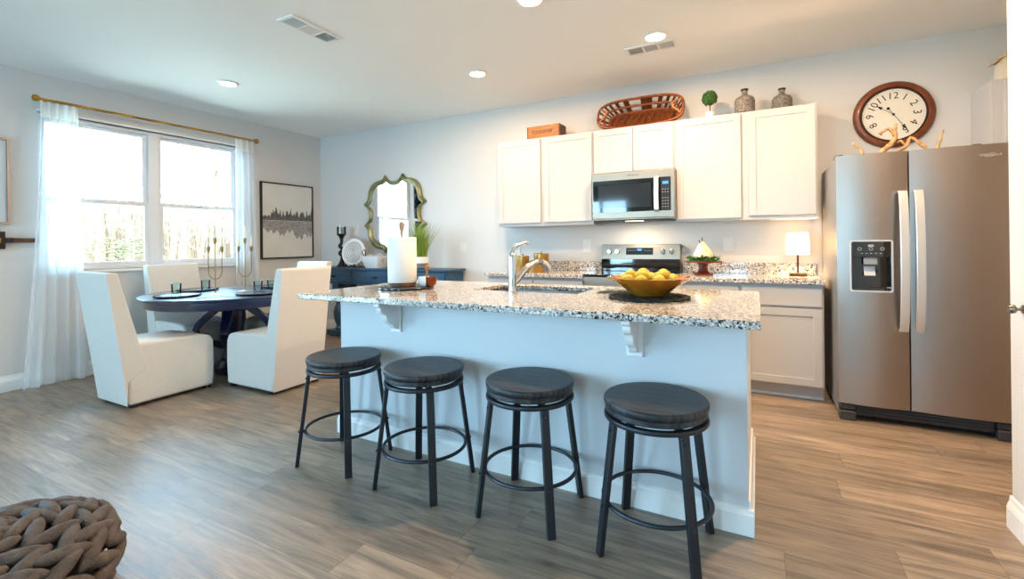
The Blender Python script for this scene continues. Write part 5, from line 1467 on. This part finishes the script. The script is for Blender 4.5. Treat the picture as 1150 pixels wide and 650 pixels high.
def vent(x0, x1, y0, y1, lab, along, fills):
    t = thing('ceiling_vent', ((x0+x1)/2, (y0+y1)/2, ZC-.012), lab, 'vent', 'ceiling vents')
    f = .022; z0 = ZC-.012
    bm = B(); box(bm, x0, x1, y0, y0+f, z0, ZC-.0005); box(bm, x0, x1, y1-f, y1, z0, ZC-.0005); box(bm, x0, x0+f, y0+f, y1-f, z0, ZC-.0005); box(bm, x1-f, x1, y0+f, y1-f, z0, ZC-.0005)
    a0, a1 = (y0+f, y1-f) if along == 'y' else (x0+f, x1-f)
    cells = [a0 + (a1-a0)*k/3 for k in range(4)]
    for k in (1, 2):
        if along == 'y': box(bm, x0+f, x1-f, cells[k]-.008, cells[k]+.008, z0, ZC-.0005)
        else: box(bm, cells[k]-.008, cells[k]+.008, y0+f, y1-f, z0, ZC-.0005)
    mk('frame', bm, M_trim, t, bevel=.002)
    bm = B(); box(bm, x0+f, x1-f, y0+f, y1-f, ZC-.0025, ZC-.0005); mk('shade_backing', bm, M_slot, t)  # dark sheet whose colour stands in for the shade behind the louvers
    for k in range(3):
        c0_, c1_ = cells[k] + (.009 if k else .001), cells[k+1] - (.009 if k < 2 else .001); m = 9
        bm = B(); tl = (-.8, 0, .8)[k]
        for i in range(m):
            if along == 'y':
                y = c0_ + (c1_-c0_)*(i+.5)/m; w = (c1_-c0_)/m
                if k == 1:
                    x = x0+f + (x1-x0-2*f)*(i+.5)/m; prism(bm, [(x-.005, z0+.001), (x-.003, z0+.001), (x+.006, ZC-.0027), (x+.004, ZC-.0027)], 'y', c0_, c1_)
                else: prism(bm, [(y-.4*w-.0*tl, z0+.001), (y-.4*w+.002, z0+.001), (y+.25*w*tl, ZC-.0027), (y+.25*w*tl-.002, ZC-.0027)], 'x', x0+f+.001, x1-f-.001)
            else:
                x = c0_ + (c1_-c0_)*(i+.5)/m; w = (c1_-c0_)/m
                if k == 1:
                    y = y0+f + (y1-y0-2*f)*(i+.5)/m; prism(bm, [(y-.006, z0+.001), (y-.002, z0+.001), (y+.008, ZC-.0027), (y+.004, ZC-.0027)], 'x', c0_, c1_)
                else: prism(bm, [(x-.4*w, z0+.001), (x-.4*w+.002, z0+.001), (x+.25*w*tl, ZC-.0027), (x+.25*w*tl-.002, ZC-.0027)], 'y', y0+f+.001, y1-f-.001)
        bmesh.ops.recalc_face_normals(bm, faces=bm.faces)
        mk('louver', bm, M_trim, t)
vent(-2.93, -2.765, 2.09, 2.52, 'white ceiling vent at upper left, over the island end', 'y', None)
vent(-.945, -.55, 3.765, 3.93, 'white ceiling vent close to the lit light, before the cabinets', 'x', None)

# ================================================================== POUF
bm = B(); rg = random.Random(17)
PX, PY, PR, PH = -2.265, .535, .335, .275
def pprof(f):      # f 0 centre of top .. 1 bottom edge: radius, height, slope
    if f < .42: r = PR*.74*(f/.42); z = PH - .040*(f/.42)**2
    else:
        t = (f-.42)/.58; a = t*PI*.92; r = PR*.74 + PR*.26*math.sin(a); z = (PH-.040)*.5 + (PH-.040)*.5*math.cos(a)
    return r, z
NR = 11
for j in range(NR):
    f = (j + .6)/NR; r, z = pprof(f); r2, z2 = pprof(min(1, f + .02))
    n = max(4, int(2*PI*r/.118)); off = rg.uniform(0, 1)
    down = Vector((r2-r, z2-z))
    down = down.normalized() if down.length > 1e-6 else Vector((1, 0))
    for i in range(n):
        a = 2*PI*(i + off)/n
        rad = Vector((math.cos(a), math.sin(a), 0)); tan = Vector((-math.sin(a), math.cos(a), 0))
        dn = rad*down.x + Vector((0, 0, down.y)); nor = tan.cross(dn)*-1
        if nor.z < 0 and f < .4: nor = -nor
        sg = 1 if j % 2 else -1
        ax = (tan + dn*.42*sg + nor*.10).normalized(); bn = nor.cross(ax).normalized(); nn = ax.cross(bn)
        rot = Matrix((ax, bn, nn)).transposed()
        ball(bm, Vector((PX, PY, 0)) + rad*r + Vector((0, 0, max(z, .028))), .080, 2, (1.0 + rg.uniform(-.05,.15), .31, .31), rot)
lathe(bm, [(PR*.70, .01), (PR*.86, .08), (PR*.86, .20), (PR*.66, PH-.06), (0, PH-.03)], (PX, PY, 0), 32)
tag(mk('knitted_pouf', bm, mat('brown_chunky_yarn', '574e4a', .95, vary=('6d635d', 25), bump=(160, .5)), smooth=True, ang=180), 'chunky braided grey-brown knit pouf at the bottom left corner', 'pouf')
